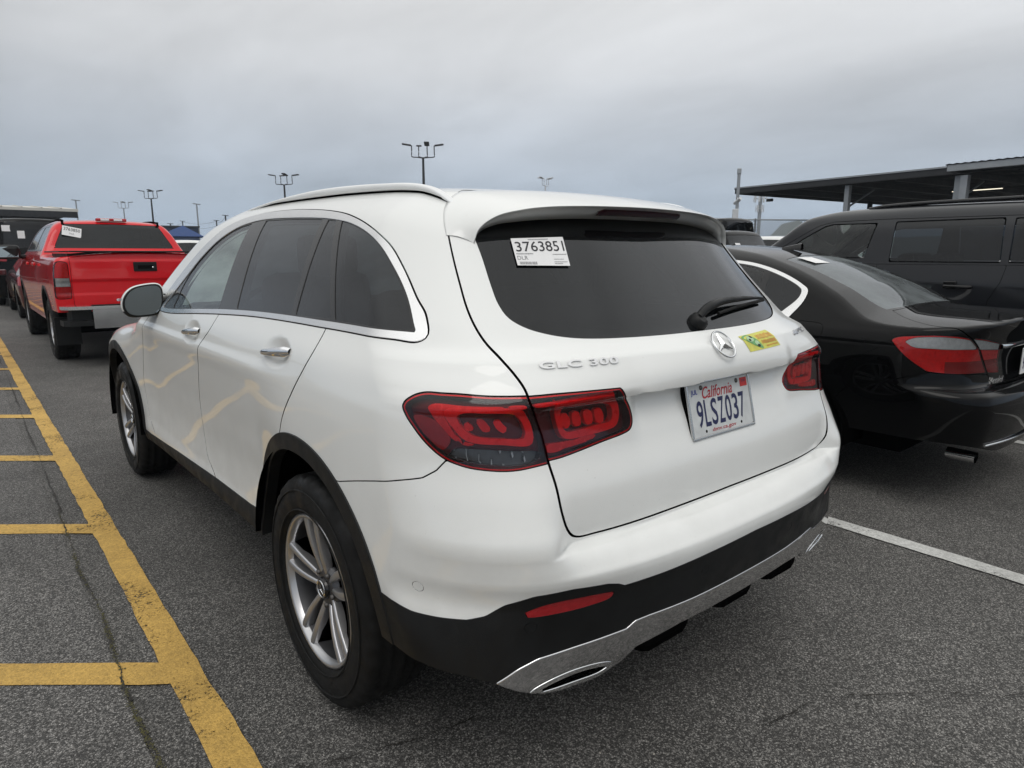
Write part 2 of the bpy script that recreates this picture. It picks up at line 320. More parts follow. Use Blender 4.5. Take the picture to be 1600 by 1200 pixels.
# ------------------------------------------------------------------ simple solids (numpy -> M3, flat or smooth)
def grid_mesh(P, closed_u=False, closed_v=False, flipn=False):
    """smooth quad grid P[u,v,3] -> M3"""
    P = np.asarray(P, float); nu, nv = P.shape[:2]; I = np.arange(nu*nv).reshape(nu, nv)
    if closed_u: I = np.vstack([I, I[:1]])
    if closed_v: I = np.hstack([I, I[:, :1]])
    a = I[:-1, :-1].ravel(); b = I[1:, :-1].ravel(); c = I[1:, 1:].ravel(); d = I[:-1, 1:].ravel()
    T = np.concatenate([np.stack([a, b, c], 1), np.stack([a, c, d], 1)]); V = P.reshape(-1, 3)
    if flipn: T = T[:, ::-1]
    return with_normals(V, T)
def with_normals(V, T):
    t = V[T]; fn = np.cross(t[:, 1]-t[:, 0], t[:, 2]-t[:, 0]); N = np.zeros_like(V)
    for k in range(3): np.add.at(N, T[:, k], fn)
    N /= np.maximum(np.linalg.norm(N, axis=1, keepdims=True), 1e-12); ok = np.linalg.norm(fn, axis=1) > 1e-14
    return M3(V, N, T[ok])
def flat(m):
    t = m.V[m.T]; fn = np.cross(t[:, 1]-t[:, 0], t[:, 2]-t[:, 0]); fn /= np.maximum(np.linalg.norm(fn, axis=1, keepdims=True), 1e-12)
    return M3(t.reshape(-1, 3), np.repeat(fn, 3, 0), np.arange(len(m.T)*3).reshape(-1, 3), m.mi)
def box(c, s, bevel=.0, rot=None):
    """box with optional chamfered edges, centre c, size s"""
    h = np.array(s, float)/2; b = min(bevel, h.min()*.9)
    if b <= 0:
        V = np.array([[x, y, z] for x in (-1, 1) for y in (-1, 1) for z in (-1, 1)], float)*h
        T = [(0, 1, 3), (0, 3, 2), (4, 6, 7), (4, 7, 5), (0, 4, 5), (0, 5, 1), (2, 3, 7), (2, 7, 6), (0, 2, 6), (0, 6, 4), (1, 5, 7), (1, 7, 3)]
        m = flat(M3(V, V, T))
    else:
        bm = bmesh.new(); bmesh.ops.create_cube(bm, size=1); bmesh.ops.scale(bm, vec=s, verts=bm.verts); bmesh.ops.bevel(bm, geom=bm.edges[:], offset=b, segments=2, profile=.5, affect='EDGES')
        bmesh.ops.triangulate(bm, faces=bm.faces[:]); bm.verts.index_update(); bm.normal_update()
        m = flat(M3([v.co[:] for v in bm.verts], [v.normal[:] for v in bm.verts], [[v.index for v in f.verts] for f in bm.faces])); bm.free()
    if rot is not None: R = np.array(rot); m.V = m.V@R.T; m.N = m.N@R.T
    m.V = m.V+np.array(c, float); return m
def rotm(ax, a): return np.array(Matrix.Rotation(a, 3, ax))
def tube(path, r, n=10, cap=True, sx=1.0, up=(0, 0, 1)):
    """round bar along a path; r scalar or per point; sx squashes it sideways"""
    P = np.asarray(path, float); r = np.broadcast_to(np.asarray(r, float), (len(P),)); d = np.gradient(P, axis=0); d /= np.maximum(np.linalg.norm(d, axis=1, keepdims=True), 1e-9)
    upv = np.array(up, float); s = np.cross(d, upv); bad = np.linalg.norm(s, axis=1) < 1e-4; s[bad] = np.cross(d[bad], [1, 0, 0.01]); s /= np.linalg.norm(s, axis=1, keepdims=True); t = np.cross(s, d)
    a = np.linspace(0, 2*np.pi, n, endpoint=False)
    G = P[:, None]+r[:, None, None]*(np.cos(a)[None, :, None]*s[:, None]*sx+np.sin(a)[None, :, None]*t[:, None])
    m = grid_mesh(G, closed_v=True, flipn=False)
    if cap:
        for k, dirn in ((0, -d[0]), (-1, d[-1])):
            ring = G[k]; V = np.vstack([ring, ring.mean(0)]); T = [(i, (i+1) % n, n) for i in range(n)]
            q = flat(M3(V, V, T))
            if (q.N[0]@dirn) < 0: q = flat(M3(V, V, np.array(T)[:, ::-1]))
            m = cat(m, q)
    # outward check
    c = P[np.minimum(np.arange(len(P)*n)//n, len(P)-1)]
    if ((m.V[:len(P)*n]-c)*m.N[:len(P)*n]).sum() < 0: m2 = M3(m.V, m.N.copy(), m.T.copy(), m.mi); k = len(P)*n; m2.N[:k] *= -1; w = (m2.T < k).all(1); m2.T[w] = m2.T[w][:, ::-1]; m = m2
    return m
def prism(poly2, d0, d1, axes='yz', bevel=0):
    """extrude a 2D outline: poly2 lies in the named plane, d0..d1 along the remaining axis"""
    from mathutils.geometry import tessellate_polygon
    P = np.asarray(poly2, float); n = len(P); ia = 'xyz'.index(axes[0]); ib = 'xyz'.index(axes[1]); ic = 3-ia-ib
    tris = np.array(tessellate_polygon([[Vector((p[0], p[1], 0)) for p in P]]))
    V = np.zeros((2*n, 3)); V[:n, ia] = V[n:, ia] = P[:, 0]; V[:n, ib] = V[n:, ib] = P[:, 1]; V[:n, ic] = d0; V[n:, ic] = d1
    i = np.arange(n); j = (i+1) % n
    T = np.concatenate([tris, tris[:, ::-1]+n, np.stack([i, j, j+n], 1), np.stack([i, j+n, i+n], 1)])
    m = flat(M3(V, V, T)); side = M3(V, V, T[2*len(tris):]); t = V[side.T]; fn = np.cross(t[:, 1]-t[:, 0], t[:, 2]-t[:, 0])
    area = np.sum(P[:, 0]*np.roll(P[:, 1], -1)-P[:, 1]*np.roll(P[:, 0], -1)); # orientation
    # make side faces look outwards
    out = np.zeros((len(t), 3)); e = P[j]-P[i]; o2 = np.stack([e[:, 1], -e[:, 0]], 1)*np.sign(area); out[:, ia] = np.tile(o2[:, 0], 2); out[:, ib] = np.tile(o2[:, 1], 2)
    if (fn*out).sum() < 0: T[2*len(tris):] = T[2*len(tris):][:, ::-1]
    cap0 = V[T[:len(tris)]]; fn0 = np.cross(cap0[:, 1]-cap0[:, 0], cap0[:, 2]-cap0[:, 0])[:, ic].sum()
    if fn0*(d0-d1) < 0: T[:len(tris)] = T[:len(tris)][:, ::-1]; T[len(tris):2*len(tris)] = T[len(tris):2*len(tris)][:, ::-1]
    return flat(M3(V, V, T))
def lathe(prof, n=48, axis='x', center=(0, 0, 0)):
    """revolve (axial, radius) points about an axis"""
    pr = np.asarray(prof, float); a = np.linspace(0, 2*np.pi, n, endpoint=False)
    G = np.zeros((len(pr), n, 3)); k = 'xyz'.index(axis); o = [i for i in range(3) if i != k]
    G[..., k] = pr[:, None, 0]; G[..., o[0]] = pr[:, None, 1]*np.cos(a); G[..., o[1]] = pr[:, None, 1]*np.sin(a)
    m = grid_mesh(G, closed_v=True); m.V = m.V+np.array(center, float)
    return m
def xf(m, R=None, t=(0, 0, 0), s=1.0):
    V = m.V*s; N = m.N
    if R is not None: R = np.array(R); V = V@R.T; N = N@R.T
    return M3(V+np.array(t, float), N, m.T, m.mi)
def text_mesh(body, size=1.0, extrude=0.0, bold=0.0, space=1.0, shear=0.0, bevel=0.0):
    """lettering as a mesh in the xy plane (z = extrusion), left aligned, as M3"""
    cu = bpy.data.curves.new('lettering', 'FONT'); cu.body = body; cu.size = size; cu.extrude = extrude; cu.offset = bold; cu.space_character = space; cu.shear = shear; cu.bevel_depth = bevel; cu.resolution_u = 4
    ob = bpy.data.objects.new('lettering', cu); COL.objects.link(ob); dg = bpy.context.evaluated_depsgraph_get(); me = bpy.data.meshes.new_from_object(ob.evaluated_get(dg))
    bm = bmesh.new(); bm.from_mesh(me); bmesh.ops.triangulate(bm, faces=bm.faces[:]); bm.verts.index_update()
    m = flat(M3([v.co[:] for v in bm.verts], [v.normal[:] for v in bm.verts], [[v.index for v in f.verts] for f in bm.faces])); bm.free()
    bpy.data.objects.remove(ob); bpy.data.curves.remove(cu); bpy.data.meshes.remove(me); return m
def fit(m, w=None, h=None):
    """scale lettering to a width and/or height and centre it in xy"""
    lo = m.V.min(0); hi = m.V.max(0); s = np.ones(3); d = hi-lo
    if w: s[0] = w/d[0]
    if h: s[1] = h/d[1]
    if w and not h: s[1] = s[0]
    if h and not w: s[0] = s[1]
    c = (lo+hi)/2; c[2] = 0
    m.V = (m.V-c)*s; return m
def frame(origin, xdir, ydir):
    """rotation+origin taking xy-plane meshes onto a plane in space"""
    x = np.array(xdir, float); x /= np.linalg.norm(x); y = np.array(ydir, float); y -= x*(x@y); y /= np.linalg.norm(y); z = np.cross(x, y)
    return np.stack([x, y, z], 1), np.array(origin, float)
def bezier_poly(pts, n=8): return catmull(pts, n, True)
GT = json.loads('''{"ring_out":[[-0.85,-0.644,1.055],[-0.843,-0.651,1.066],[-0.826,-0.67,1.069],[-0.784,-0.715,1.068],[-0.725,-0.756,1.062],[-0.703,-0.763,1.05],[-0.689,-0.771,1.02],[-0.688,-0.777,0.989],[-0.697,-0.775,0.979],[-0.759,-0.745,0.985],[-0.807,-0.707,0.989],[-0.826,-0.687,0.998],[-0.839,-0.667,1.02]],"ring_in":[[-0.832,-0.668,1.045],[-0.826,-0.675,1.054],[-0.784,-0.716,1.055],[-0.725,-0.754,1.049],[-0.713,-0.76,1.039],[-0.705,-0.766,1.018],[-0.703,-0.769,1.002],[-0.711,-0.767,0.994],[-0.758,-0.743,0.997],[-0.8,-0.711,1.001],[-0.815,-0.696,1.008],[-0.827,-0.68,1.024]],"arc_band":[[-0.871,-0.606,1.066],[-0.862,-0.614,1.075],[-0.846,-0.638,1.077],[-0.822,-0.671,1.074],[-0.783,-0.714,1.072],[-0.749,-0.741,1.069],[-0.749,-0.741,1.066],[-0.784,-0.715,1.067],[-0.828,-0.667,1.07],[-0.843,-0.648,1.068],[-0.852,-0.641,1.056],[-0.848,-0.654,1.029],[-0.836,-0.676,1.0],[-0.813,-0.703,0.986],[-0.76,-0.745,0.98],[-0.76,-0.746,0.977],[-0.814,-0.703,0.981],[-0.837,-0.677,0.99],[-0.856,-0.645,1.02]],"top_strip":[[-0.738,-0.747,1.071],[-0.701,-0.767,1.069],[-0.7,-0.768,1.065],[-0.737,-0.749,1.065]],"reflex":[[-0.892,-0.574,1.043],[-0.868,-0.622,1.037],[-0.848,-0.663,0.995],[-0.861,-0.651,0.971],[-0.879,-0.617,0.995],[-0.889,-0.59,1.019]],"reverse":[[-0.852,-0.667,0.958],[-0.844,-0.673,0.973],[-0.833,-0.684,0.976],[-0.791,-0.724,0.974],[-0.727,-0.765,0.968],[-0.683,-0.783,0.963],[-0.676,-0.786,0.955],[-0.692,-0.784,0.943],[-0.73,-0.77,0.938],[-0.77,-0.746,0.94],[-0.812,-0.712,0.946],[-0.838,-0.684,0.954]],"b1":[[-0.824,-0.682,1.032],[-0.817,-0.689,1.034],[-0.809,-0.698,1.025],[-0.81,-0.699,1.015],[-0.819,-0.691,1.015],[-0.823,-0.685,1.021]],"b2":[[-0.802,-0.701,1.043],[-0.792,-0.71,1.042],[-0.78,-0.722,1.027],[-0.775,-0.728,1.014],[-0.79,-0.717,1.013],[-0.798,-0.708,1.027]],"b3":[[-0.767,-0.73,1.04],[-0.757,-0.736,1.042],[-0.753,-0.74,1.03],[-0.744,-0.747,1.022],[-0.743,-0.749,1.013],[-0.753,-0.743,1.01],[-0.762,-0.736,1.019],[-0.769,-0.73,1.029]],"gring_out":[[-0.623,-0.782,1.052],[-0.621,-0.791,1.065],[-0.592,-0.795,1.067],[-0.495,-0.807,1.066],[-0.455,-0.809,1.062],[-0.425,-0.801,1.044],[-0.421,-0.804,1.01],[-0.433,-0.806,0.99],[-0.466,-0.805,0.983],[-0.543,-0.8,0.98],[-0.59,-0.795,0.98],[-0.607,-0.792,0.988],[-0.616,-0.787,1.009]],"gring_in":[[-0.607,-0.784,1.043],[-0.601,-0.785,1.052],[-0.574,-0.788,1.051],[-0.466,-0.798,1.047],[-0.447,-0.799,1.041],[-0.441,-0.802,1.012],[-0.452,-0.803,1.001],[-0.486,-0.801,0.999],[-0.552,-0.796,0.995],[-0.593,-0.792,0.995],[-0.601,-0.789,1.004]],"gstrip":[[-0.682,-0.774,1.071],[-0.63,-0.789,1.071],[-0.63,-0.789,1.066],[-0.681,-0.775,1.066]],"gband":[[-0.652,-0.789,0.973],[-0.601,-0.795,0.973],[-0.503,-0.803,0.978],[-0.507,-0.804,0.97],[-0.572,-0.8,0.962],[-0.652,-0.791,0.957]],"gb0":[[-0.601,-0.785,1.038],[-0.584,-0.787,1.037],[-0.576,-0.79,1.018],[-0.579,-0.791,1.007],[-0.594,-0.79,1.005],[-0.601,-0.788,1.014]],"gb1":[[-0.568,-0.789,1.038],[-0.55,-0.79,1.038],[-0.543,-0.793,1.018],[-0.545,-0.795,1.007],[-0.561,-0.793,1.005],[-0.568,-0.791,1.014]],"gb2":[[-0.532,-0.792,1.037],[-0.513,-0.794,1.037],[-0.505,-0.797,1.017],[-0.508,-0.798,1.006],[-0.524,-0.797,1.004],[-0.531,-0.795,1.013]],"gb3":[[-0.497,-0.796,1.037],[-0.478,-0.797,1.036],[-0.469,-0.8,1.016],[-0.472,-0.801,1.005],[-0.489,-0.8,1.002],[-0.496,-0.798,1.012]],"lamp_side":[[-0.693,-0.757,1.092],[-0.732,-0.735,1.093],[-0.773,-0.702,1.094],[-0.812,-0.658,1.097],[-0.839,-0.622,1.097],[-0.856,-0.592,1.097],[-0.871,-0.572,1.092],[-0.885,-0.557,1.082],[-0.893,-0.548,1.072],[-0.898,-0.547,1.06],[-0.898,-0.561,1.04],[-0.893,-0.582,1.018],[-0.884,-0.61,0.99],[-0.871,-0.638,0.966],[-0.856,-0.663,0.949],[-0.842,-0.683,0.941],[-0.824,-0.704,0.934],[-0.797,-0.73,0.929],[-0.767,-0.753,0.926],[-0.733,-0.772,0.926],[-0.694,-0.787,0.93],[-0.664,-0.793,0.936]],"lamp_gate":[[-0.688,-0.76,1.091],[-0.636,-0.778,1.092],[-0.545,-0.798,1.09],[-0.437,-0.815,1.087],[-0.415,-0.812,1.062],[-0.38,-0.8,1.02],[-0.376,-0.804,0.994],[-0.39,-0.811,0.975],[-0.41,-0.812,0.968],[-0.492,-0.808,0.958],[-0.574,-0.803,0.947],[-0.626,-0.798,0.941],[-0.657,-0.794,0.938]],"gate_shut":[[-0.576,-0.288,1.548],[-0.614,-0.326,1.508],[-0.638,-0.37,1.459],[-0.659,-0.425,1.389],[-0.675,-0.472,1.334],[-0.69,-0.52,1.28],[-0.698,-0.567,1.234],[-0.697,-0.61,1.197],[-0.7,-0.675,1.164],[-0.694,-0.717,1.132],[-0.692,-0.747,1.105],[-0.694,-0.768,1.077],[-0.675,-0.775,1.023],[-0.667,-0.782,0.991],[-0.66,-0.794,0.937],[-0.655,-0.816,0.883],[-0.653,-0.835,0.823],[-0.637,-0.84,0.776],[-0.604,-0.832,0.749],[-0.534,-0.84,0.738],[-0.415,-0.852,0.738],[-0.242,-0.862,0.746],[-0.035,-0.864,0.756],[0.213,-0.861,0.779],[0.415,-0.851,0.803],[0.512,-0.84,0.846],[0.589,-0.819,0.893]],"rear_glass":[[-0.583,-0.423,1.439],[-0.59,-0.459,1.395],[-0.605,-0.511,1.333],[-0.615,-0.556,1.284],[-0.611,-0.591,1.253],[-0.587,-0.624,1.231],[-0.542,-0.658,1.214],[-0.49,-0.685,1.204],[-0.431,-0.707,1.199],[-0.328,-0.73,1.196],[-0.162,-0.749,1.194],[0.051,-0.751,1.195],[0.261,-0.735,1.2],[0.45,-0.696,1.204],[0.562,-0.654,1.211],[0.626,-0.585,1.252],[0.525,-0.438,1.45]],"reflector":[[-0.769,-0.81,0.594],[-0.713,-0.842,0.615],[-0.606,-0.882,0.619],[-0.536,-0.899,0.614],[-0.541,-0.894,0.598],[-0.6,-0.877,0.588],[-0.675,-0.852,0.585],[-0.744,-0.825,0.587]],"fuelbump":[[-0.943,-0.282,0.814],[-0.938,-0.43,0.854],[-0.921,-0.565,0.889],[-0.895,-0.621,0.904],[-0.873,-0.647,0.924],[-0.857,-0.663,0.948]]}''')
# ------------------------------------------------------------------ white SUV: body surface
G_ZS = [.20, .32, .42, .50, .60, .75, .88, .96, 1.03, 1.07, 1.12, 1.20, 1.30, 1.40, 1.50, 1.58, 1.70]
G_YS = [-1.0, -.55, -.2, .0, .45, 1.3, 2.0, 2.5, 2.9, 3.3, 3.75]
_UP = [.872, .826, .776, .716, .650, .52]
G_W = table(G_YS, G_ZS, blur=2, M=[
    [.80, .87, .905, .92, .925, .925, .918, .91, .897, .888, .875, .835, .785, .735, .675, .610, .48],
    [.82, .89, .925, .935, .940, .938, .932, .926, .918, .908, .893, .853, .805, .753, .693, .628, .50],
    [.83, .90, .930, .940, .944, .945, .943, .940, .932, .923, .907, .865, .818, .768, .708, .642, .512],
    [.83, .90, .930, .940, .944, .945, .944, .941, .934, .926, .912]+_UP,
    [.80, .885, .910, .903, .900, .909, .923, .932, .9400, .927, .911]+_UP,
    [.80, .880, .909, .898, .893, .902, .918, .929, .9400, .926, .910]+_UP,
    [.80, .880, .909, .899, .895, .904, .919, .930, .9395, .925, .907, .868, .818, .765, .705, .63, .50],
    [.80, .89, .915, .915, .915, .925, .935, .938, .932, .915, .89, .85, .80, .74, .68, .60, .47],
    [.82, .90, .930, .938, .942, .944, .942, .935, .915, .90, .87, .83, .78, .72, .66, .58, .45],
    [.80, .88, .91, .92, .925, .925, .92, .905, .875, .86, .83, .79, .74, .68, .62, .54, .41],
    [.75, .82, .84, .85, .855, .855, .84, .82, .795, .78, .75, .71, .66, .60, .54, .46, .33]])
_RZ = [.20, .30, .40, .50, .60, .655, .672, .69, .725, .735, .80, .845, .95, 1.046, 1.055, 1.062, 1.085, 1.155, 1.187, 1.25, 1.467, 1.54, 1.70]
G_Rc = pchip(_RZ, [.78, .84, .895, .928, .948, .955, .953, .940, .900, .866, .862, .857, .819, .788, .790, .837, .840, .812, .760, .700, .508, .445, .31])
G_Rs = pchip(_RZ, [.78, .84, .895, .928, .948, .955, .953, .940, .900, .866, .862, .857, .824, .812, .815, .824, .834, .812, .760, .700, .508, .445, .31])
G_Ro = pchip(_RZ, [.78, .84, .895, .928, .948, .950, .948, .943, .928, .924, .890, .868, .822, .812, .815, .820, .830, .812, .760, .700, .508, .445, .31])
G_RB = pchip([.2, .3, .6, .68, .78, .95, 1.05, 1.1, 1.146, 1.2, 1.45, 1.75], [.10, .10, .20, .15, .08, .07, .08, .15, .22, .27, .34, .34])
G_H = pchip([-.75, -.55, -.3, 0, .4, .9, 1.3, 1.55, 1.75, 2.0, 2.2, 2.3, 2.5, 2.9, 3.3, 3.6, 3.8], [1.515, 1.562, 1.599, 1.632, 1.653, 1.660, 1.645, 1.60, 1.50, 1.33, 1.18, 1.12, 1.085, 1.05, .99, .90, .80])
G_k = pchip([.2, .5, .66, .75, .9, 1.05, 1.15, 1.25, 1.5, 1.75], [.16, .16, .25, .27, .28, .26, .20, .14, .12, .12])
G_sl = pchip([.2, .9, 1.15, 1.25, 1.5, 1.75], [1, 1, .9, .78, .78, .78]); G_sy = pchip([-1, 1.5, 1.7, 2.15, 2.35, 4], [1, 1, .8, .8, 1, 1])
G_kt = pchip([-2, -.6, -.2, 1.2, 1.7, 2.2, 2.5, 4], [.12, .12, .085, .085, .06, .06, .10, .10])
G_cr = pchip([-2, -.45, -.1, 1.3, 1.8, 4], [.045, .045, .030, .030, .045, .045])
def glc_side(ax, y, z):
    w = G_W(y, z)
    for hy, hz in ((1.140, 1.085), (.190, 1.106)):      # cups behind the door handles
        q = ((y-hy)/.120)**2+((z-hz)/.052)**2; w = w-.017*np.clip(1-q, 0, 1)**1.7
    return ax-w
def glc(x, y, z):
    ax = np.abs(x); s = glc_side(ax, y, z); nw = 1-sstep(.335, .40, ax); ow = sstep(.60, .72, ax)
    R = G_Rc(z)*nw+(G_Rs(z)*(1-ow)+G_Ro(z)*ow)*(1-nw)-G_RB(z)*np.clip(ax/.9, 0, 1.2)**2.6
    r = (-y-R)*G_sl(z)
    t = (z-(G_H(y)-G_cr(y)*np.clip(ax/.65, 0, 1.6)**2.2))*G_sy(y)
    fr = y-(3.70-.10*(ax/.9)**2-.25*np.clip(ax/.9, 0, 1.1)**6-.15*np.clip((.45-z)/.25, 0, 1)**2)
    d = rmax(rmax(s, r, G_k(z)), t, G_kt(y))
    return rmax(d, fr, .12)
def AZ(V):
    """wrap-around coordinate of the tail (arc round the rear corner, height)"""
    return np.stack([np.arctan2(np.abs(V[:, 0]), .30-V[:, 1])*1.12, V[:, 2]], 1)
def YZ(V): return V[:, 1:3]
def az(P): return AZ(np.array(P, float))
def wheel_meshes(R, W, rimR, phase, nspoke=5, hub='star', style='twin'):
    """wheel whose axle is x, outer face towards -x, centre at the origin; returns dict of meshes"""
    h = W/2
    prof = [(h*.60, rimR-.002), (h*.86, rimR+.008), (h*.98, rimR+.03), (h*1.0, (rimR+R)/2), (h*.96, R-.034), (h*.90, R-.014), (h*.80, R-.004)]
    tread = []
    for x in np.linspace(.80, -.80, 17):
        g = min(abs(x-c) for c in (-.5, -.17, .17, .5)); tread.append((h*x, R-(.007 if g < .04 else 0)))
    full = [(a, b) for a, b in prof]+tread[1:-1]+[(-a, b) for a, b in prof[::-1]]
    t = lathe(full, 120, 'x'); k = len(full); n = 120                                  # tread blocks: every other shoulder segment sunk
    t = M3(t.V*[-1, 1, 1], t.N*[-1, 1, 1], t.T[:, ::-1])
    if ((t.V*[0, 1, 1])*t.N).sum() < 0 and False: t = t.flip()
    V = t.V.reshape(k, n, 3)
    for i, (a, b) in enumerate(full):
        if abs(a) > h*.55 and b > R-.03:
            r = np.linalg.norm(V[i, :, 1:], axis=1, keepdims=True); s = np.where((np.arange(n) % 3 == 0)[:, None], .0055, 0.0); V[i, :, 1:] *= (r-s)/r
    tyre = with_normals(V.reshape(-1, 3), t.T)
    if ((tyre.V*[0, 1, 1])*tyre.N)[np.linalg.norm(tyre.V[:, 1:], axis=1) > R-.005].sum() < 0: tyre = tyre.flip()
    sw = []                                                                             # raised ribs on the sidewall
    for rr in (rimR+.022, R-.045):
        sw.append(lathe([(-h*.985, rr-.003), (-h*1.012, rr-.002), (-h*1.012, rr+.002), (-h*.985, rr+.003)], 90, 'x'))
    tyre = cat(tyre, *sw)
    x0 = -h*.80                                                                          # face plane of the rim
    lip = lathe([(x0+.012, rimR+.004), (x0-.008, rimR+.006), (x0-.010, rimR-.002), (x0-.004, rimR-.010), (x0+.012, rimR-.016)], 90, 'x')
    barrel = lathe([(x0+.012, rimR-.016), (x0+.05, rimR-.024), (h*.5, rimR-.03), (h*.9, rimR-.006)], 64, 'x')
    bars = []; pockets = []
    def bar(p0, p1, w0, w1, d0, d1, thick=.028, crown=.003):
        """tapered spoke from (radius, angle offset in metres) p0 to p1; x depth d0..d1"""
        g = []
        for s in np.linspace(0, 1, 7):
            r = p0[0]*(1-s)+p1[0]*s; o = p0[1]*(1-s)+p1[1]*s+.004*math.sin(s*math.pi)*np.sign(p1[1]); w = w0*(1-s)+w1*s; x = d0*(1-s)+d1*s-.006*math.sin(s*math.pi)
            g.append([(x+thick, o-w*.55, r), (x+.004, o-w*.5, r), (x, o-w*.40, r), (x-crown, o, r), (x, o+w*.40, r), (x+.004, o+w*.5, r), (x+thick, o+w*.55, r)])
        m = grid_mesh(np.array(g)); 
        if m.N[:, 0].mean() > 0: m = m.flip()
        return m
    for k5 in range(nspoke):
        a = phase+k5*2*math.pi/nspoke
        # local frame: radial = (cos a, sin a) in (y,z), tangential = (-sin a, cos a)
        Rm = np.array([[1, 0, 0], [0, -math.sin(a), math.cos(a)], [0, math.cos(a), math.sin(a)]])
        if style == 'twin':
            for sgn in (-1, 1):
                b = bar((.045, sgn*.015), (rimR-.004, sgn*.036), .019, .029, x0+.026, x0-.002)
                bars.append(xf(b, Rm))
            web = grid_mesh(np.array([[(x0+.042, o*w, r) for o in (-1, 0, 1)] for r, w in ((.05, .012), (.12, .02), (rimR-.01, .034))]))
            if web.N[:, 0].mean() > 0: web = web.flip()
            pockets.append(xf(web, Rm))
            for sgn in (-1, 1):                                                          # dark shoulder beside each spoke
                sh = grid_mesh(np.array([[(x0+.030, sgn*(.02+.0), .05), (x0+.055, sgn*.03, .05)], [(x0+.016, sgn*.042, .16), (x0+.06, sgn*.058, .16)], [(x0+.004, sgn*.048, rimR-.006), (x0+.06, sgn*.075, rimR-.012)]]))
                if sh.N[:, 0].mean() > 0: sh = sh.flip()
                pockets.append(xf(sh, Rm))
        else:
            bars.append(xf(bar((.04, 0), (rimR-.004, .0001), .045, .06, x0+.03, x0), Rm))
    for i, b in enumerate(bars):
        t0 = b.V[b.T]; fn = np.cross(t0[:, 1]-t0[:, 0], t0[:, 2]-t0[:, 0]); 
        if (fn*b.N[b.T[:, 0]]).sum() < 0: bars[i] = M3(b.V, b.N, b.T[:, ::-1])
    hubm = lathe([(x0+.05, .075), (x0+.030, .070), (x0+.022, .050), (x0+.022, .036)], 40, 'x')
    cap = lathe([(x0+.024, .037), (x0+.012, .035), (x0+.009, .029), (x0+.008, .0001)], 40, 'x')
    bolts = cat(*[lathe([(x0+.024, .009), (x0+.016, .008), (x0+.015, .0001)], 10, 'x', (0, .056*math.cos(phase+.628+i*2*math.pi/nspoke), .056*math.sin(phase+.628+i*2*math.pi/nspoke))) for i in range(nspoke)])
    starm = []
    if hub == 'star':
        starm.append(lathe([(x0+.009, .0245), (x0+.006, .0265), (x0+.009, .0285)], 40, 'x'))
        for i in range(3):
            a = math.pi/2+i*2*math.pi/3; q = np.array([[x0+.005, 0, 0], [x0+.009, .003*-math.sin(a+.5), .003*math.cos(a+.5)], [x0+.007, .025*math.cos(a), .025*math.sin(a)], [x0+.009, -.003*-math.sin(a-.5), -.003*math.cos(a-.5)]])
            starm.append(flat(M3(q, q, [(0, 1, 2), (0, 2, 3), (0, 2, 1), (0, 3, 2)])))
    disc = lathe([(x0+.075, .165), (x0+.065, .165), (x0+.065, .07), (x0+.055, .065), (x0+.055, .0001)], 48, 'x')
    cal = cat(box((x0+.075, .13*math.cos(2.6), .13*math.sin(2.6)), (.06, .09, .14), .01, rotm('X', 2.6-math.pi)))
    back = lathe([(h*.4, .0001), (h*.4, rimR-.03)], 32, 'x')
    return dict(tyre=tyre, rim=cat(lip, *bars), pocket=cat(barrel, hubm, *pockets), cap=cap, bolts=bolts, star=cat(*starm) if starm else None, disc=disc, caliper=cal, back=back)
def add_wheel(parent, pos, R, W, rimR, phase, right=False, name='wheel', cut_in=True, face=None, dark=None, **kw):
    face = face or alloy; dark = dark or alloy_dark
    d = wheel_meshes(R, W, rimR, phase, **kw); f = (lambda m: m.mirror()) if right else (lambda m: m)
    e = bpy.data.objects.new(name, None); COL.objects.link(e); e.parent = parent; e.location = pos; e.empty_display_size = .1
    part('tyre', f(d['tyre']), rubber, e); part('rim', f(d['rim']), face, e); part('rim_barrel', f(cat(d['pocket'], d['back'])), dark, e)
    part('hub_cap', f(d['cap']), gloss_black if d['star'] is not None else face, e)
    if d['star'] is not None: part('cap_emblem', f(d['star']), chrome, e)
    part('wheel_bolts', f(d['bolts']), iron, e); part('brake_disc', f(d['disc']), iron, e); part('brake_caliper', f(d['caliper']), alloy_dark, e)
    return e
def pieces(m, field, gap=.0016):
    """split a panel out of a surface leaving a shut line: (inside, outside)"""
    a = split(m, field+gap)[0] if gap else split(m, field)[0]
    b = split(m, field-gap)[1] if gap else split(m, field)[1]
    return a, b
def dbl(m): return m.both()
def side_pair(name, m, mat, root, fn=None):
    """the same panel on the left and, mirrored, on the right"""
    a = part(name, m, mat, root); b = part(name, m.mirror(), mat, root)
    return a, b
PAINTED = [white_paint, gap_black]
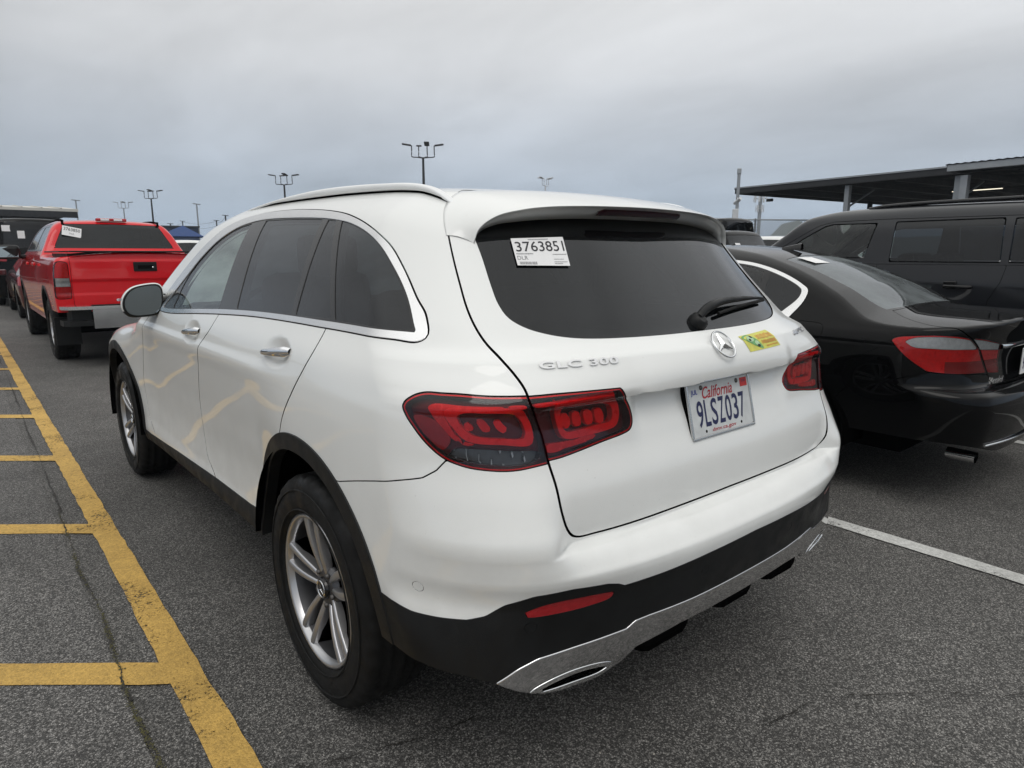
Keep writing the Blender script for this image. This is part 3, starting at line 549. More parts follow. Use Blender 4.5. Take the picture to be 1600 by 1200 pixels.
def build_white_suv():
    root = thing('white_suv', 'white compact luxury SUV in the foreground seen from behind, with plate 9LSZ037', 'car')
    m = shell(glc, .30, 2.5, .80, 210, 150, 40, 240, -.66, .21, ((-.145, -.04, 26), (.19, .30, 52)), .0016)
    A = AZ(m.V)
    # --- lower edge of the body
    aA = lambda P: AZ(np.array(P, float))[:, 0]
    bx = [(0, -.905, 0), (-.273, -.902, 0), (-.433, -.882, 0), (-.469, -.864, 0), (-.553, -.84, 0), (-.691, -.821, 0), (-.749, -.812, 0), (-.811, -.791, 0), (-.864, -.743, 0), (-.921, -.642, 0), (-.932, -.48, 0), (-.94, -.28, 0)]
    bz = [.435, .435, .42, .384, .357, .377, .397, .431, .448, .455, .45, .40]; ba = aA(bx)
    def zlow(V): return np.where(V[:, 1] < -.28, np.interp(AZ(V)[:, 0], ba, bz), np.interp(V[:, 1], [-.28, .2, .5, 1.0, 1.67, 2.4, 2.6, 3.3, 3.7], [.40, .40, .400, .395, .370, .340, .32, .28, .26]))
    m = split(m, zlow(m.V)-m.V[:, 2])[0]
    # --- wheel openings
    def archf(V, r0, squash=1.0):
        d = np.minimum(np.hypot(V[:, 1]*np.where(V[:, 1] < 0, .955, 1.0), V[:, 2]-.366), np.hypot(V[:, 1]-2.873, V[:, 2]-.366))
        return np.where(V[:, 0] < -.55, d-r0, .5)
    m = split(m, archf(m.V, .462))[1]
    ring, m = pieces(m, archf(m.V, .512), .0008)
    for sgn, f in ((1, lambda q: q), (-1, lambda q: q.mirror())):
        fr, re = split(ring, 1.4-ring.V[:, 1])
        for q in (fr, re): part('wheel_arch_trim', f(rim(q.offset(.006), .04, 0, .004)), plastic, root)
    # --- black lower cladding
    tb = [(-.939, -.552, .578), (-.929, -.611, .574), (-.897, -.682, .577), (-.858, -.738, .581), (-.826, -.769, .593), (-.797, -.804, .621), (-.743, -.848, .643), (-.652, -.88, .648), (-.563, -.903, .641), (-.529, -.908, .632), (-.509, -.909, .622), (-.40, -.925, .625), (-.20, -.95, .634), (0, -.955, .638)][::-1]
    ta = aA(tb); tz = [p[2] for p in tb]
    def black(V):
        zr = np.interp(AZ(V)[:, 0], ta, tz); zs = np.interp(V[:, 1], [.3, .6, 1.03, 1.67, 2.25, 3.2, 3.7], [.50, .475, .463, .435, .402, .42, .42])
        return V[:, 2]-np.where(V[:, 1] < -.2, zr, zs)
    clad, m = pieces(m, black(m.V), .0008)
    rearc, sidec = split(clad, clad.V[:, 1]+.2)
    sillm, frontc = split(sidec, sidec.V[:, 1]-2.87)
    side_pair('sill_cladding', rim(sillm.offset(.004), .05, 0, .004), plastic, root)
    part('front_bumper_cladding', rim(frontc.offset(.002), .05, 0, .004).both(), plastic, root)
    # chrome skid trim with the exhaust finisher slots
    cx = [(0, -.925, 0), (-.241, -.924, 0), (-.411, -.908, 0), (-.455, -.90, 0), (-.478, -.894, 0), (-.63, -.86, 0), (-.721, -.832, 0), (-.77, -.814, 0), (-.812, -.79, 0), (-.83, -.77, 0)]
    cz = [.503, .503, .507, .505, .489, .482, .475, .459, .430, .40]
    ch, rearc = pieces(rearc, rearc.V[:, 2]-np.interp(AZ(rearc.V)[:, 0], aA(cx), cz), .0)
    slot = outline(az([(-.722, -.815, .386), (-.69, -.83, .399), (-.62, -.85, .409), (-.545, -.862, .402), (-.515, -.866, .390), (-.54, -.858, .378), (-.61, -.842, .379), (-.68, -.825, .380)]))
    fs = sdf(slot, AZ(ch.V)); inner, ch = split(ch, fs)
    ring2, ch = split(ch, sdf(slot, AZ(ch.V))-.010)
    sk = part('skid_trim', rim(ch.offset(.007), .022, 0, .006).both(), skid_chrome, root)
    for f in (lambda q: q, lambda q: q.mirror()):
        ex = part('exhaust_finisher', f(rim(ring2.offset(.010), .05, 0, .004)), chrome, root)
        part('exhaust_opening', f(inner.offset(-.03)), gap_black, ex)
    rf = outline(az(GT['reflector']), (0, 3)); fr_ = sdf(rf, AZ(rearc.V)); refl, rearc = pieces(rearc, fr_, .0006)
    holes = []
    for c in ((-.739, -.824, .561), (-.22, -.93, .585)):
        cc = az([c])[0]; circ = cc+.0135*np.stack([np.cos(np.linspace(0, 6.283, 25)[:-1]), np.sin(np.linspace(0, 6.283, 25)[:-1])], 1)
        s_, rearc = pieces(rearc, sdf(circ, AZ(rearc.V)), .001); holes.append(s_)
    bc = part('bumper_cladding', rim(rearc.offset(.003), .03, 0, .005).both(), plastic, root)
    for q in holes:
        for f in (lambda q: q, lambda q: q.mirror()): part('parking_sensor', f(rim(q.offset(.0025), .01, 0, .001)), plastic, bc)
    for f in (lambda q: q, lambda q: q.mirror()): part('rear_reflector', f(rim(refl.offset(.0015), .012, 0, .002)), reflector_red, bc)
    # --- side glass area
    dlo = outline([(-.494, 1.212), (-.461, 1.258), (-.41, 1.299), (-.318, 1.377), (-.227, 1.439), (-.08, 1.492), (.082, 1.528), (.235, 1.548), (.48, 1.566), (.704, 1.574), (.94, 1.573), (1.165, 1.556), (1.315, 1.522), (1.40, 1.481), (1.49, 1.431), (1.60, 1.355), (1.71, 1.27), (1.80, 1.195), (1.86, 1.135), (1.607, 1.133), (1.155, 1.160), (.846, 1.178), (.447, 1.195), (-.084, 1.202), (-.409, 1.200), (-.485, 1.199)], (18,))
    inn = outline([(-.466, 1.218), (-.382, 1.304), (-.292, 1.376), (-.199, 1.434), (-.086, 1.475), (.035, 1.502), (.131, 1.515), (.284, 1.528), (.56, 1.540), (.839, 1.545), (1.002, 1.538), (1.152, 1.516), (1.293, 1.47), (1.414, 1.401), (1.54, 1.305), (1.66, 1.215), (1.745, 1.150), (1.60, 1.152), (1.155, 1.178), (.846, 1.196), (.447, 1.212), (-.084, 1.220), (-.409, 1.219)], (0, 16))
    onside = lambda V: np.where(V[:, 0] < -.3, 0, 1.0)
    fd = sdf(dlo, YZ(m.V))+onside(m.V); win, m = pieces(m, fd, .0022)
    core, trim = split(win, sdf(inn, YZ(win.V)))
    side_pair('window_trim', rim(trim.offset(.0025), .014, 0, .003), trim_metal, root)
    panes = dict(q=outline([(.122, 1.513), (.035, 1.500), (-.088, 1.472), (-.2, 1.430), (-.293, 1.370), (-.38, 1.298), (-.452, 1.224), (-.112, 1.227)], (0, 6, 7)),
                 rf=outline([(.234, 1.521), (.166, 1.516), (-.086, 1.229), (.160, 1.223)], (0, 1, 2, 3)),
                 rd=outline([(.280, 1.525), (.56, 1.536), (.836, 1.541), (.704, 1.207), (.194, 1.223)], (0, 2, 3, 4)),
                 fd=outline([(.985, 1.535), (1.152, 1.512), (1.293, 1.466), (1.414, 1.397), (1.50, 1.325), (1.545, 1.25), (1.56, 1.160), (.905, 1.193)], (0, 6, 7)))
    glassm = {}
    for k, pl in panes.items(): glassm[k], core = split(core, sdf(pl, YZ(core.V)))
    pil = side_pair('pillar_trim', rim(core.offset(-.0015), .02, 0, .002), gloss_black, root)
    # seals: thin matte black bead round each pane
    # --- tail lamps and tailgate, in wrap coordinates
    gs = GT['gate_shut']; left = gs[1:19]+[[-.5395, -.8442, .744], [-.4208, -.8566, .7425], [-.2477, -.8655, .7445], [0, -.8673, .746]]
    gp = az(left); gp = np.vstack([catmull(gp, 5, False), [[-.06, .746], [-.06, 1.60], [gp[0, 0]-.02, 1.60]]])
    gate, m = pieces(m, sdf(gp, AZ(m.V)), .0030)
    ls = az(GT['lamp_side']); ls[0, 0] -= .03; ls[21, 0] -= .03; lo = outline(ls, (0, 21), 5); lamp_s, m = pieces(m, sdf(lo, AZ(m.V)), .0016)
    lg = az(GT['lamp_gate']); lg[0, 0] += .035; lg[-1, 0] += .035; lgo = outline(lg, (0, 3, 12), 5); lamp_g, gate = pieces(gate, sdf(lgo, AZ(gate.V)), .0016)
    XZ = lambda V: np.stack([-V[:, 0], V[:, 2]], 1)
    rg = [(-p[0], p[2]) for p in GT['rear_glass'][:11]]; rg = [(0.575, 1.53), (.578, 1.49)]+rg+[(0, 1.194), (-.06, 1.194), (-.06, 1.53)]
    glr, gate = pieces(gate, sdf(outline(rg, (0, 13, 14, 15), 4), XZ(gate.V)), .0012)
    gob = part('tailgate', rim(gate, .03).both(), PAINTED, root)
    part('rear_window', glr.offset(-.0035).both(), rear_glass_m, root)
    # ceramic band: opaque border of the rear window, behind the glass
    band = split(glr, -(sdf(outline([(.552, 1.445), (.565, 1.39), (.582, 1.33), (.585, 1.29), (.565, 1.262), (.50, 1.243), (.40, 1.226), (.2, 1.214), (0, 1.211), (-.06, 1.211), (-.06, 1.472), (0, 1.472), (.3, 1.466)], (0, 9, 10), 4), XZ(glr.V))))[0]
    part('window_border', band.offset(-.008).both(), gap_black, root)
    # lamps: housing, coloured shapes sunk at several depths, clear-coated outer lens
    def lamp(name, panel, shapes, lens):
        for f in (lambda q: q, lambda q: q.mirror()):
            clearp = outline(az(GT['reverse']), n=5) if name == 'tail_lamp' else None; lensm = panel
            if clearp is not None: cw, lensm = split(panel, sdf(clearp, AZ(panel.V))-.002)
            e = part(name, f(rim(lensm.offset(.0005), .03, 1, .002)), [lens, lamp_dark], root); rest = panel
            if clearp is not None: part('clear_lens', f(cw.offset(.0005)), lens_clear, e)
            inner_, edge_ = split(rest, sdf(EDGE[name], AZ(rest.V))+.0045); rest = inner_
            part('lens_edge', f(edge_.offset(-.003)), lamp_red, e)
            for key, depth, mt, kids in shapes:
                pl = outline(az(GT[key]), n=5); a, rest = split(rest, sdf(pl, AZ(rest.V)))
                if kids:
                    hole, a = split(a, sdf(outline(az(GT[kids]), n=5), AZ(a.V)))
                    hb = hole
                    for bk, bd, bm_ in BUL.get(key, []):
                        b, hb = split(hb, sdf(outline(az(GT[bk]), n=4), AZ(hb.V))); part('light_element', f(rim(b.offset(-bd), .012, 0, .002)), bm_, e)
                    part('lamp_bowl', f(hb.offset(-.030)), lamp_dark, e)
                if key == 'reverse':
                    lo2 = AZ(a.V).min(0); hi2 = AZ(a.V).max(0); w2 = (hi2[0]-lo2[0])/8
                    for k2 in range(8):
                        x2 = lo2[0]+w2*(k2+.15); sl = np.array([(x2, lo2[1]), (x2+w2*.14, lo2[1]), (x2+w2*.50, hi2[1]), (x2+w2*.36, hi2[1])]); rb_ = split(a, sdf(sl, AZ(a.V)))[0]; part('lamp_rib', f(rim(rb_.offset(-.006), .012, 0, .001)), alloy, e)
                part('light_guide' if kids or 'band' in key or 'strip' in key else 'lamp_segment', f(rim(a.offset(-depth), .02, 0, .003)), mt, e)
            part('lamp_housing', f(rest.offset(-.026)), lamp_dark, e)
    EDGE = dict(tail_lamp=lo, tailgate_lamp=lgo)
    BUL = dict(ring_out=[('b1', .018, lamp_red), ('b2', .018, lamp_red), ('b3', .014, lamp_red_hot)], gring_out=[(k, .012, lamp_red_hot) for k in ('gb0', 'gb1', 'gb2', 'gb3')])
    lamp('tail_lamp', lamp_s, [('ring_out', .008, lamp_red_hot, 'ring_in'), ('arc_band', .010, lamp_red, None), ('top_strip', .006, lamp_red_hot, None), ('reflex', .010, reflector_red, None), ('reverse', .020, alloy_dark, None)], lens_red)
    lamp('tailgate_lamp', lamp_g, [('gring_out', .008, lamp_red_hot, 'gring_in'), ('gstrip', .006, lamp_red_hot, None), ('gband', .010, lamp_red, None)], lens_red)
    # --- rear bumper skin
    fb = GT['fuelbump']; fbp = az([(-.9434, -.20, .80)]+fb+[(-.80, -.72, .945), (-.60, -.81, .945)])
    bp = np.vstack([fbp, [[-.06, .945], [-.06, .2], [1.5, .2], [1.5, fbp[0, 1]]]])
    fbm = np.maximum(sdf(bp, AZ(m.V), .3), m.V[:, 1]+.15); bump_, m = pieces(m, fbm, .0018)
    hole = []
    for c in ((-.9242, -.6305, .640),):
        cc = az([c])[0]; circ = cc+.013*np.stack([np.cos(np.linspace(0, 6.283, 25)[:-1]), np.sin(np.linspace(0, 6.283, 25)[:-1])], 1); s_, bump_ = pieces(bump_, sdf(circ, AZ(bump_.V)), .0008); hole.append(s_)
    bo = part('rear_bumper', rim(bump_, .03).both(), PAINTED, root)
    for q in hole:
        for f in (lambda q: q, lambda q: q.mirror()): part('parking_sensor', f(rim(q, .01)), PAINTED, bo)
    # --- doors
    mid = [(.866, 1.21), (.866, 1.189), (.904, 1.12), (.977, 1.06), (1.024, 1.0), (1.10, .901), (1.185, .762), (1.20, .617), (1.17, .53), (1.031, .45), (1.02, .40)]
    fdp = np.vstack([catmull(mid, 5, False), [(2.13, .38)], catmull([(2.16, .431), (2.27, .509), (2.30, .682), (2.21, .827), (2.06, .994), (1.99, 1.07), (1.88, 1.14)], 5, False), [(1.86, 1.21)]])
    rdp = np.vstack([catmull(mid, 5, False), [(.70, .38), (.45, .38), (.40, .60), (.25, .80), (.15, .854)], catmull([(.15, .854), (.11, .916), (.022, 1.014), (-.037, 1.087), (-.068, 1.135), (-.081, 1.186), (-.084, 1.21)], 5, False)])
    fdoor, m = pieces(m, sdf(fdp, YZ(m.V))+onside(m.V), .0030); rdoor, m = pieces(m, sdf(rdp, YZ(m.V))+onside(m.V), .0030)
    def handle(y0, y1, z0, z1):
        """pull handle: a bar standing off the door, thicker at the rear"""
        g = []; n = 13
        for s in np.linspace(0, 1, n):
            y = y0+(y1-y0)*s; zc = z0+(z1-z0)*s; x = -(float(G_W(np.array([y]), np.array([zc]))[0])+.020*math.sin(math.pi*min(max(s, .0), 1))**.35-.004); hh = .010+.008*s if s < .9 else .017
            if s in (0., 1.): hh *= .6
            a = np.linspace(0, 2*np.pi, 14, endpoint=False); g.append(np.stack([x+.011*np.cos(a), np.full(14, y), zc+hh*np.sin(a)], 1))
        mm = grid_mesh(np.array(g), closed_v=True)
        c0 = np.array(g).mean(1); k = len(g)*14
        if ((mm.V-np.repeat(c0, 14, 0))*mm.N).sum() < 0: mm = mm.flip()
        return mm
    for f, rgt in ((lambda q: q, 0), (lambda q: q.mirror(), 1)):
        d1 = part('front_door', f(rim(fdoor, .03)), PAINTED, root); part('window_pane', f(glassm['fd'].offset(-.004)), side_glass, d1); part('door_handle', f(handle(1.245, 1.035, 1.076, 1.099)), chrome, d1)
        d2 = part('rear_door', f(rim(rdoor, .03)), PAINTED, root); part('window_pane', f(glassm['rd'].offset(-.004)), tint_glass, d2); part('fixed_pane', f(glassm['rf'].offset(-.004)), tint_glass, d2); part('door_handle', f(handle(.295, .085, 1.096, 1.119)), chrome, d2)
        part('quarter_window', f(glassm['q'].offset(-.004)), tint_glass, root)
    # --- windscreen, bonnet line and the rest of the shell
    ws = outline([(.64, 1.50), (.3, 1.45), (0, 1.43), (-.06, 1.43), (-.06, 2.33), (0, 2.33), (.4, 2.28), (.76, 2.16), (.775, 2.06)], (0, 3, 4, 8))
    wscr, m = pieces(m, np.where(m.V[:, 2] > 1.05, sdf(ws, np.stack([-m.V[:, 0], m.V[:, 1]], 1)), 1.0), .001)
    part('windscreen', wscr.offset(-.003).both(), glare_glass, root)
    hl = outline([(3.05, .90), (3.25, .80), (3.62, .76), (3.66, .84), (3.45, .93), (3.2, .955)]); hlp, m = pieces(m, sdf(hl, YZ(m.V))+onside(m.V), .001)
    side_pair('headlamp', rim(hlp, .02, 1), [lens_clear, gap_black], root); side_pair('headlamp_bowl', hlp.offset(-.02), alloy_dark, root)
    part('body_shell', rim(m, .03).both(), PAINTED, root)
    inner_pieces = [m, gate, bump_, fdoor, rdoor, core]
    liner = cat(*[q.offset(-.034) for q in inner_pieces]); lo_, up_ = split(liner, 1.5-liner.V[:, 2]-np.where(np.abs(liner.V[:, 0]) < .45, .0, 0))
    part('headliner', lo_.flip().both(), headliner, root); part('cabin_lining', up_.flip().both(), interior, root)
    # --- roof spoiler with brake light
    te = [(-.592, -.418, 1.440), (-.578, -.425, 1.478), (-.535, -.444, 1.511), (-.462, -.466, 1.530), (-.385, -.487, 1.540), (-.264, -.511, 1.546), (-.13, -.525, 1.549), (0, -.530, 1.5505)]
    ue = [(-.584, -.405, 1.436), (-.560, -.404, 1.468), (-.515, -.416, 1.489), (-.45, -.431, 1.499), (-.38, -.445, 1.506), (-.264, -.462, 1.512), (-.13, -.471, 1.5145), (0, -.475, 1.515)]
    sm = [(-.638, -.36, 1.452), (-.622, -.325, 1.494), (-.590, -.285, 1.530), (-.520, -.24, 1.566), (-.40, -.205, 1.592), (-.264, -.19, 1.603), (-.13, -.18, 1.609), (0, -.175, 1.612)]
    TE = catmull(te, 6, False); UE = catmull(ue, 6, False); S0 = catmull(sm, 6, False); ns_ = len(TE)
    rows = []
    Sg = grad(glc, S0)
    P0 = march(S0-Sg*.06, Sg, glc, .3); Sg = grad(glc, P0)
    rows.append(P0-Sg*.012)
    wside = np.clip((np.abs(TE[:, 0])-.45)/.14, 0, 1)[:, None]
    t0 = (TE-P0); dirn = t0*[1, 1, 0]; t_start = t0*[1., 1., .25]*(1-wside)+t0*wside; t_end = t0*[1., 1., 1.7]*(1-wside)+t0*wside
    for s in np.linspace(0, 1, 15):
        h = (2*s**3-3*s*s+1)*(P0+Sg*.0015)+(s**3-2*s*s+s)*t_start+(3*s*s-2*s**3)*TE+(s**3-s*s)*t_end
        h = h+np.array([-.35, 0, 1])*.006*math.sin(math.pi*s)*wside
        rows.append(h)
    lipd = UE-TE; lipd /= np.linalg.norm(lipd, axis=1, keepdims=True)
    rows.append(TE+np.array([0, -.0035, -.003])); rows.append(TE+lipd*.010)
    top = grid_mesh(np.array(rows)); 
    if top.N[ns_*8:ns_*9, 2].mean() < 0: top = top.flip()
    und = grid_mesh(np.array([TE+lipd*.010, TE+lipd*.0105+np.array([0, .004, 0]), TE*.5+UE*.5+np.array([0, .004, 0]), UE+np.array([0, .003, -.001]), UE+np.array([0, .05, .004]), UE+np.array([0, .16, .01])]))
    if und.N[ns_*2:ns_*3, 1].mean() > 0: und = und.flip()
    sp = part('roof_spoiler', top.both(), white_paint, root); part('spoiler_underside', und.both(), white_paint, sp)
    bl = []
    for x in np.linspace(-.195, .195, 25):
        i = np.interp(abs(x), -TE[::-1, 0], np.arange(ns_)[::-1]); ti = np.array([np.interp(abs(x), -TE[::-1, 0], TE[::-1, k]) for k in range(3)]); ui = np.array([np.interp(abs(x), -UE[::-1, 0], UE[::-1, k]) for k in range(3)]); ti[0] = ui[0] = x
        e = .15 if abs(x) < .18 else .15+.2*(abs(x)-.18)/.015; bl.append([ti*(1-e-.12)+ui*(e+.12)+np.array([0, .003, 0]), ti*(1-e-.12)+ui*(e+.12)+np.array([0, -.0035, -.002]), ti*(.28)+ui*.72+np.array([0, -.0035, -.002]), ti*.28+ui*.72+np.array([0, .003, 0])])
    b = grid_mesh(np.array(bl)); 
    if b.N[:, 1].mean() > 0: b = b.flip()
    part('brake_light', b, plain('brake_light_lens', (.05, .004, .008), rough=.1, var=.2, nscale=40, coat=.5), sp)
    # --- roof rails
    rp = [(-.605, 1.62, 1.492), (-.600, 1.50, 1.552), (-.592, 1.3, 1.590), (-.588, 1.07, 1.610), (-.585, .82, 1.624), (-.585, .586, 1.630), (-.585, .39, 1.629), (-.585, .195, 1.623), (-.583, .05, 1.616), (-.582, -.081, 1.608), (-.580, -.17, 1.596), (-.577, -.23, 1.580), (-.570, -.275, 1.556), (-.560, -.31, 1.528)]
    rpath = catmull(rp, 5, False); a = np.linspace(0, 2*np.pi, 16, endpoint=False); tt = np.linspace(0, 1, len(rpath)); sc_ = np.interp(tt, [0, .06, .8, .93, 1], [.35, .8, 1, .8, .35])
    roofz = march(np.stack([rpath[:, 0], rpath[:, 1], np.full(len(rpath), 1.0)], 1), np.tile([0., 0., 1.], (len(rpath), 1)), glc, 1.2)[:, 2]       # roof skin under the rail
    topz = rpath[:, 2]+.012; botz = np.minimum(roofz+.003, topz-.010); botz = np.where(tt > .9, np.minimum(botz, roofz-.002*(tt-.9)/.1), botz); mz = (topz+botz)/2; hz = (topz-botz)/2
    rpath[:, 2] = mz
    G = rpath[:, None]+np.stack([np.outer(sc_*.017, np.sign(np.cos(a))*np.abs(np.cos(a))**.75), np.zeros((len(rpath), 16)), np.outer(hz, np.sign(np.sin(a))*np.abs(np.sin(a))**.75)], 2)
    rl = grid_mesh(G, closed_v=True)
    if ((rl.V-np.repeat(rpath, 16, 0))*rl.N).sum() < 0: rl = rl.flip()
    foot = []
    for k in range(len(rpath)-1):
        p0, p1 = rpath[k], rpath[k+1]; foot.append([p0+[-.008*sc_[k], 0, 0], p0+[-.008*sc_[k], 0, -hz[k]-.02], p0+[.008*sc_[k], 0, -hz[k]-.02], p0+[.008*sc_[k], 0, 0]])
    ft = grid_mesh(np.array(foot)); ft = cat(ft, ft.flip())
    for f in (lambda q: q, lambda q: q.mirror()): e = part('roof_rail', f(rl), rail_metal, root); part('rail_seal', f(ft), gap_black, e)
    # panoramic roof glass, faintly proud
    # --- door mirrors
    for f in (lambda q: q, lambda q: q.mirror()):
        # housing: lofted rings from the glass frame forwards
        fr2 = catmull([(-1.058, 1.175), (-1.045, 1.212), (-1.012, 1.245), (-.955, 1.261), (-.900, 1.262), (-.884, 1.245), (-.882, 1.195), (-.893, 1.145), (-.915, 1.118), (-.97, 1.108), (-1.03, 1.112), (-1.054, 1.138)], 4, True); c2 = fr2.mean(0); rings = []
        for s, dy in ((.90, -.006), (.965, -.008), (.985, 0), (1.05, .012), (1.06, .05), (.97, .10), (.78, .135), (.5, .155), (.02, .162)):
            q = c2+(fr2-c2)*s; lean = .0 if dy < .02 else .1*dy; rings.append(np.stack([q[:, 0]+lean, np.full(len(q), 1.78+dy)-.12*(q[:, 0]+.97), q[:, 1]-.02*max(dy, 0)], 1))
        mm = grid_mesh(np.array(rings), closed_v=True); 
        if mm.N[-len(fr2)*3:-len(fr2)*2, 1].mean() < 0: mm = mm.flip()
        up, lowr = split(mm, -(mm.V[:, 2]-1.135-.0*mm.V[:, 0])); dk, up = split(up, up.V[:, 1]+.12*(up.V[:, 0]+.97)-1.783)
        e = part('door_mirror', f(up), white_paint, root); part('mirror_base', f(cat(lowr, dk, tube(catmull([(-.90, 1.82, 1.15), (-.87, 1.80, 1.135), (-.82, 1.79, 1.135)], 6, False), .026, 12, True, 1.6))), plastic, e)
        q = c2+(fr2-c2)*.90; gl = np.stack([q[:, 0], np.full(len(q), 1.7715)-.12*(q[:, 0]+.97)+.018*(q[:, 1]-1.185), q[:, 1]], 1); V = np.vstack([gl, gl.mean(0)]); n = len(gl); T = [(i, (i+1) % n, n) for i in range(n)]; gm = flat(M3(V, V, T))
        if gm.N[0, 1] > 0: gm = flat(M3(V, V, np.array(T)[:, ::-1]))
        # aim the mirror a little outwards and up like a set mirror
        part('mirror_glass', f(gm), mirror_glass, e)
        ts = tube(catmull([(-1.052, 1.80, 1.192), (-1.068, 1.83, 1.19), (-1.055, 1.87, 1.188)], 6, False), .006, 8); part('turn_signal', f(ts), lens_clear, e)
    # --- wheels and wheel wells
    for y, ph in ((0, rad(82)), (2.873, rad(39))):
        add_wheel(root, (-.810, y, .369), .369, .235, .240, ph); add_wheel(root, (.810, y, .369), .369, .235, .240, ph, right=True)
        for f in (lambda q: q, lambda q: q.mirror()):
            wl = []
            aa = np.linspace(rad(6 if y == 0 else -6), rad(166 if y == 0 else 180), 30)
            G = np.array([[(x, y+.47*math.cos(t), .366+.47*math.sin(t)) for t in aa] for x in (-.935, -.60)]); w1 = grid_mesh(G)
            wl = cat(w1, w1.flip(), flat(M3(np.vstack([[(-.60, y+.47*math.cos(t), .366+.47*math.sin(t)) for t in aa], [(-.6, y, .366)]]), np.zeros((31, 3)), [(i, i+1, 30) for i in range(29)])))
            part('wheel_well', f(wl), gap_black, root)
    # --- underbody
    ub = cat(box((0, 1.44, .34), (1.15, 4.0, .12)), box((0, -.58, .40), (1.25, .30, .10)), box((0, 1.44, .37), (1.62, 1.9, .06)))
    part('underbody', ub, gap_black, root)
    for x, w in ((-.25, .22), (.10, .20), (.38, .20)): part('tow_cover', box((x, -.80, .385), (w, .12, .11), .035), gap_black, root)
    part('rear_seat_bench', cat(box((0, .35, .75), (1.30, .55, .25), .06), box((0, .02, 1.02), (1.30, .16, .55), .06, rotm('X', -.2)), box((-.40, -.06, 1.33), (.26, .10, .17), .04), box((.40, -.06, 1.33), (.26, .10, .17), .04)), interior, root)
    for x in (-.38, .38): part('front_seat', cat(box((x, 1.35, .72), (.52, .55, .22), .07), box((x, 1.03, 1.02), (.50, .17, .62), .06, rotm('X', -.22)), box((x, .95, 1.40), (.27, .10, .18), .04)), interior, root)
    part('dashboard', cat(box((0, 2.02, 1.03), (1.45, .45, .22), .08)), interior, root)
    sw_ = lathe([(.185*0+.012*math.cos(t), .185+.014*math.sin(t)) for t in np.linspace(0, 6.28, 10)], 40, 'y', (0, 0, 0)); part('steering_wheel', xf(sw_, rotm('X', .45), (-.38, 1.68, 1.08)), interior, root)
    return root
suv = build_white_suv()
# ------------------------------------------------------------------ ground
def asphalt_material(name, base=.075, tone=(1.0, .985, .955)):
    m, N, L, b = nodes_of(name); tc = N.new('ShaderNodeTexCoord'); pset(b, rough=.85)
    def noise(scale, det=4, rough=.6):
        n = N.new('ShaderNodeTexNoise'); n.inputs['Scale'].default_value = scale; n.inputs['Detail'].default_value = det; n.inputs['Roughness'].default_value = rough; L.new(tc.outputs['Object'], n.inputs[0]); return n.outputs[0]
    def mr(i, a, c, d, e):
        r = N.new('ShaderNodeMapRange'); L.new(i, r.inputs[0])
        for k, v in zip((1, 2, 3, 4), (a, c, d, e)): r.inputs[k].default_value = v
        return r.outputs[0]
    def mul(a, c):
        r = N.new('ShaderNodeMath'); r.operation = 'MULTIPLY'; L.new(a, r.inputs[0])
        if isinstance(c, float): r.inputs[1].default_value = c
        else: L.new(c, r.inputs[1])
        return r.outputs[0]
    def add(a, c):
        r = N.new('ShaderNodeMath'); r.operation = 'ADD'; L.new(a, r.inputs[0]); L.new(c, r.inputs[1]); return r.outputs[0]
    vo = N.new('ShaderNodeTexVoronoi'); vo.inputs['Scale'].default_value = 205; L.new(tc.outputs['Object'], vo.inputs[0])            # stones of about 7 mm
    sc = N.new('ShaderNodeSeparateColor'); L.new(vo.outputs['Color'], sc.inputs[0])
    vo2 = N.new('ShaderNodeTexVoronoi'); vo2.inputs['Scale'].default_value = 330; L.new(tc.outputs['Object'], vo2.inputs[0]); sc2 = N.new('ShaderNodeSeparateColor'); L.new(vo2.outputs['Color'], sc2.inputs[0])
    stone = mr(sc.outputs[0], .42, 1.0, .52, 2.45); edge = mr(vo.outputs['Distance'], .1, .62, 1.0, .5)
    fine = mr(sc2.outputs[0], .3, 1.0, .65, 1.6)
    big = mr(noise(.30, 6, .6), .3, .7, .70, 1.32); mid = mr(noise(2.2, 7, .7), .3, .7, .80, 1.20)
    val = mul(mul(mul(mul(mul(stone, edge), fine), big), mid), float(base))
    stain = mr(noise(1.1, 5, .6), .56, .72, 1.0, .58); val = mul(val, stain)
    cc = N.new('ShaderNodeCombineColor')
    for i in range(3): L.new(mul(val, float(tone[i])), cc.inputs[i])
    L.new(cc.outputs[0], b.inputs['Base Color'])
    hgt = add(mul(mr(vo.outputs['Distance'], 0., .6, 1., 0.), sc.outputs[1]), mul(mr(vo2.outputs['Distance'], 0., .6, 1., 0.), .35))
    bp = N.new('ShaderNodeBump'); bp.inputs['Strength'].default_value = .75; bp.inputs['Distance'].default_value = .004; L.new(hgt, bp.inputs['Height']); L.new(bp.outputs[0], b.inputs['Normal'])
    L.new(mr(sc.outputs[2], 0, 1, .6, .95), b.inputs['Roughness'])
    return m
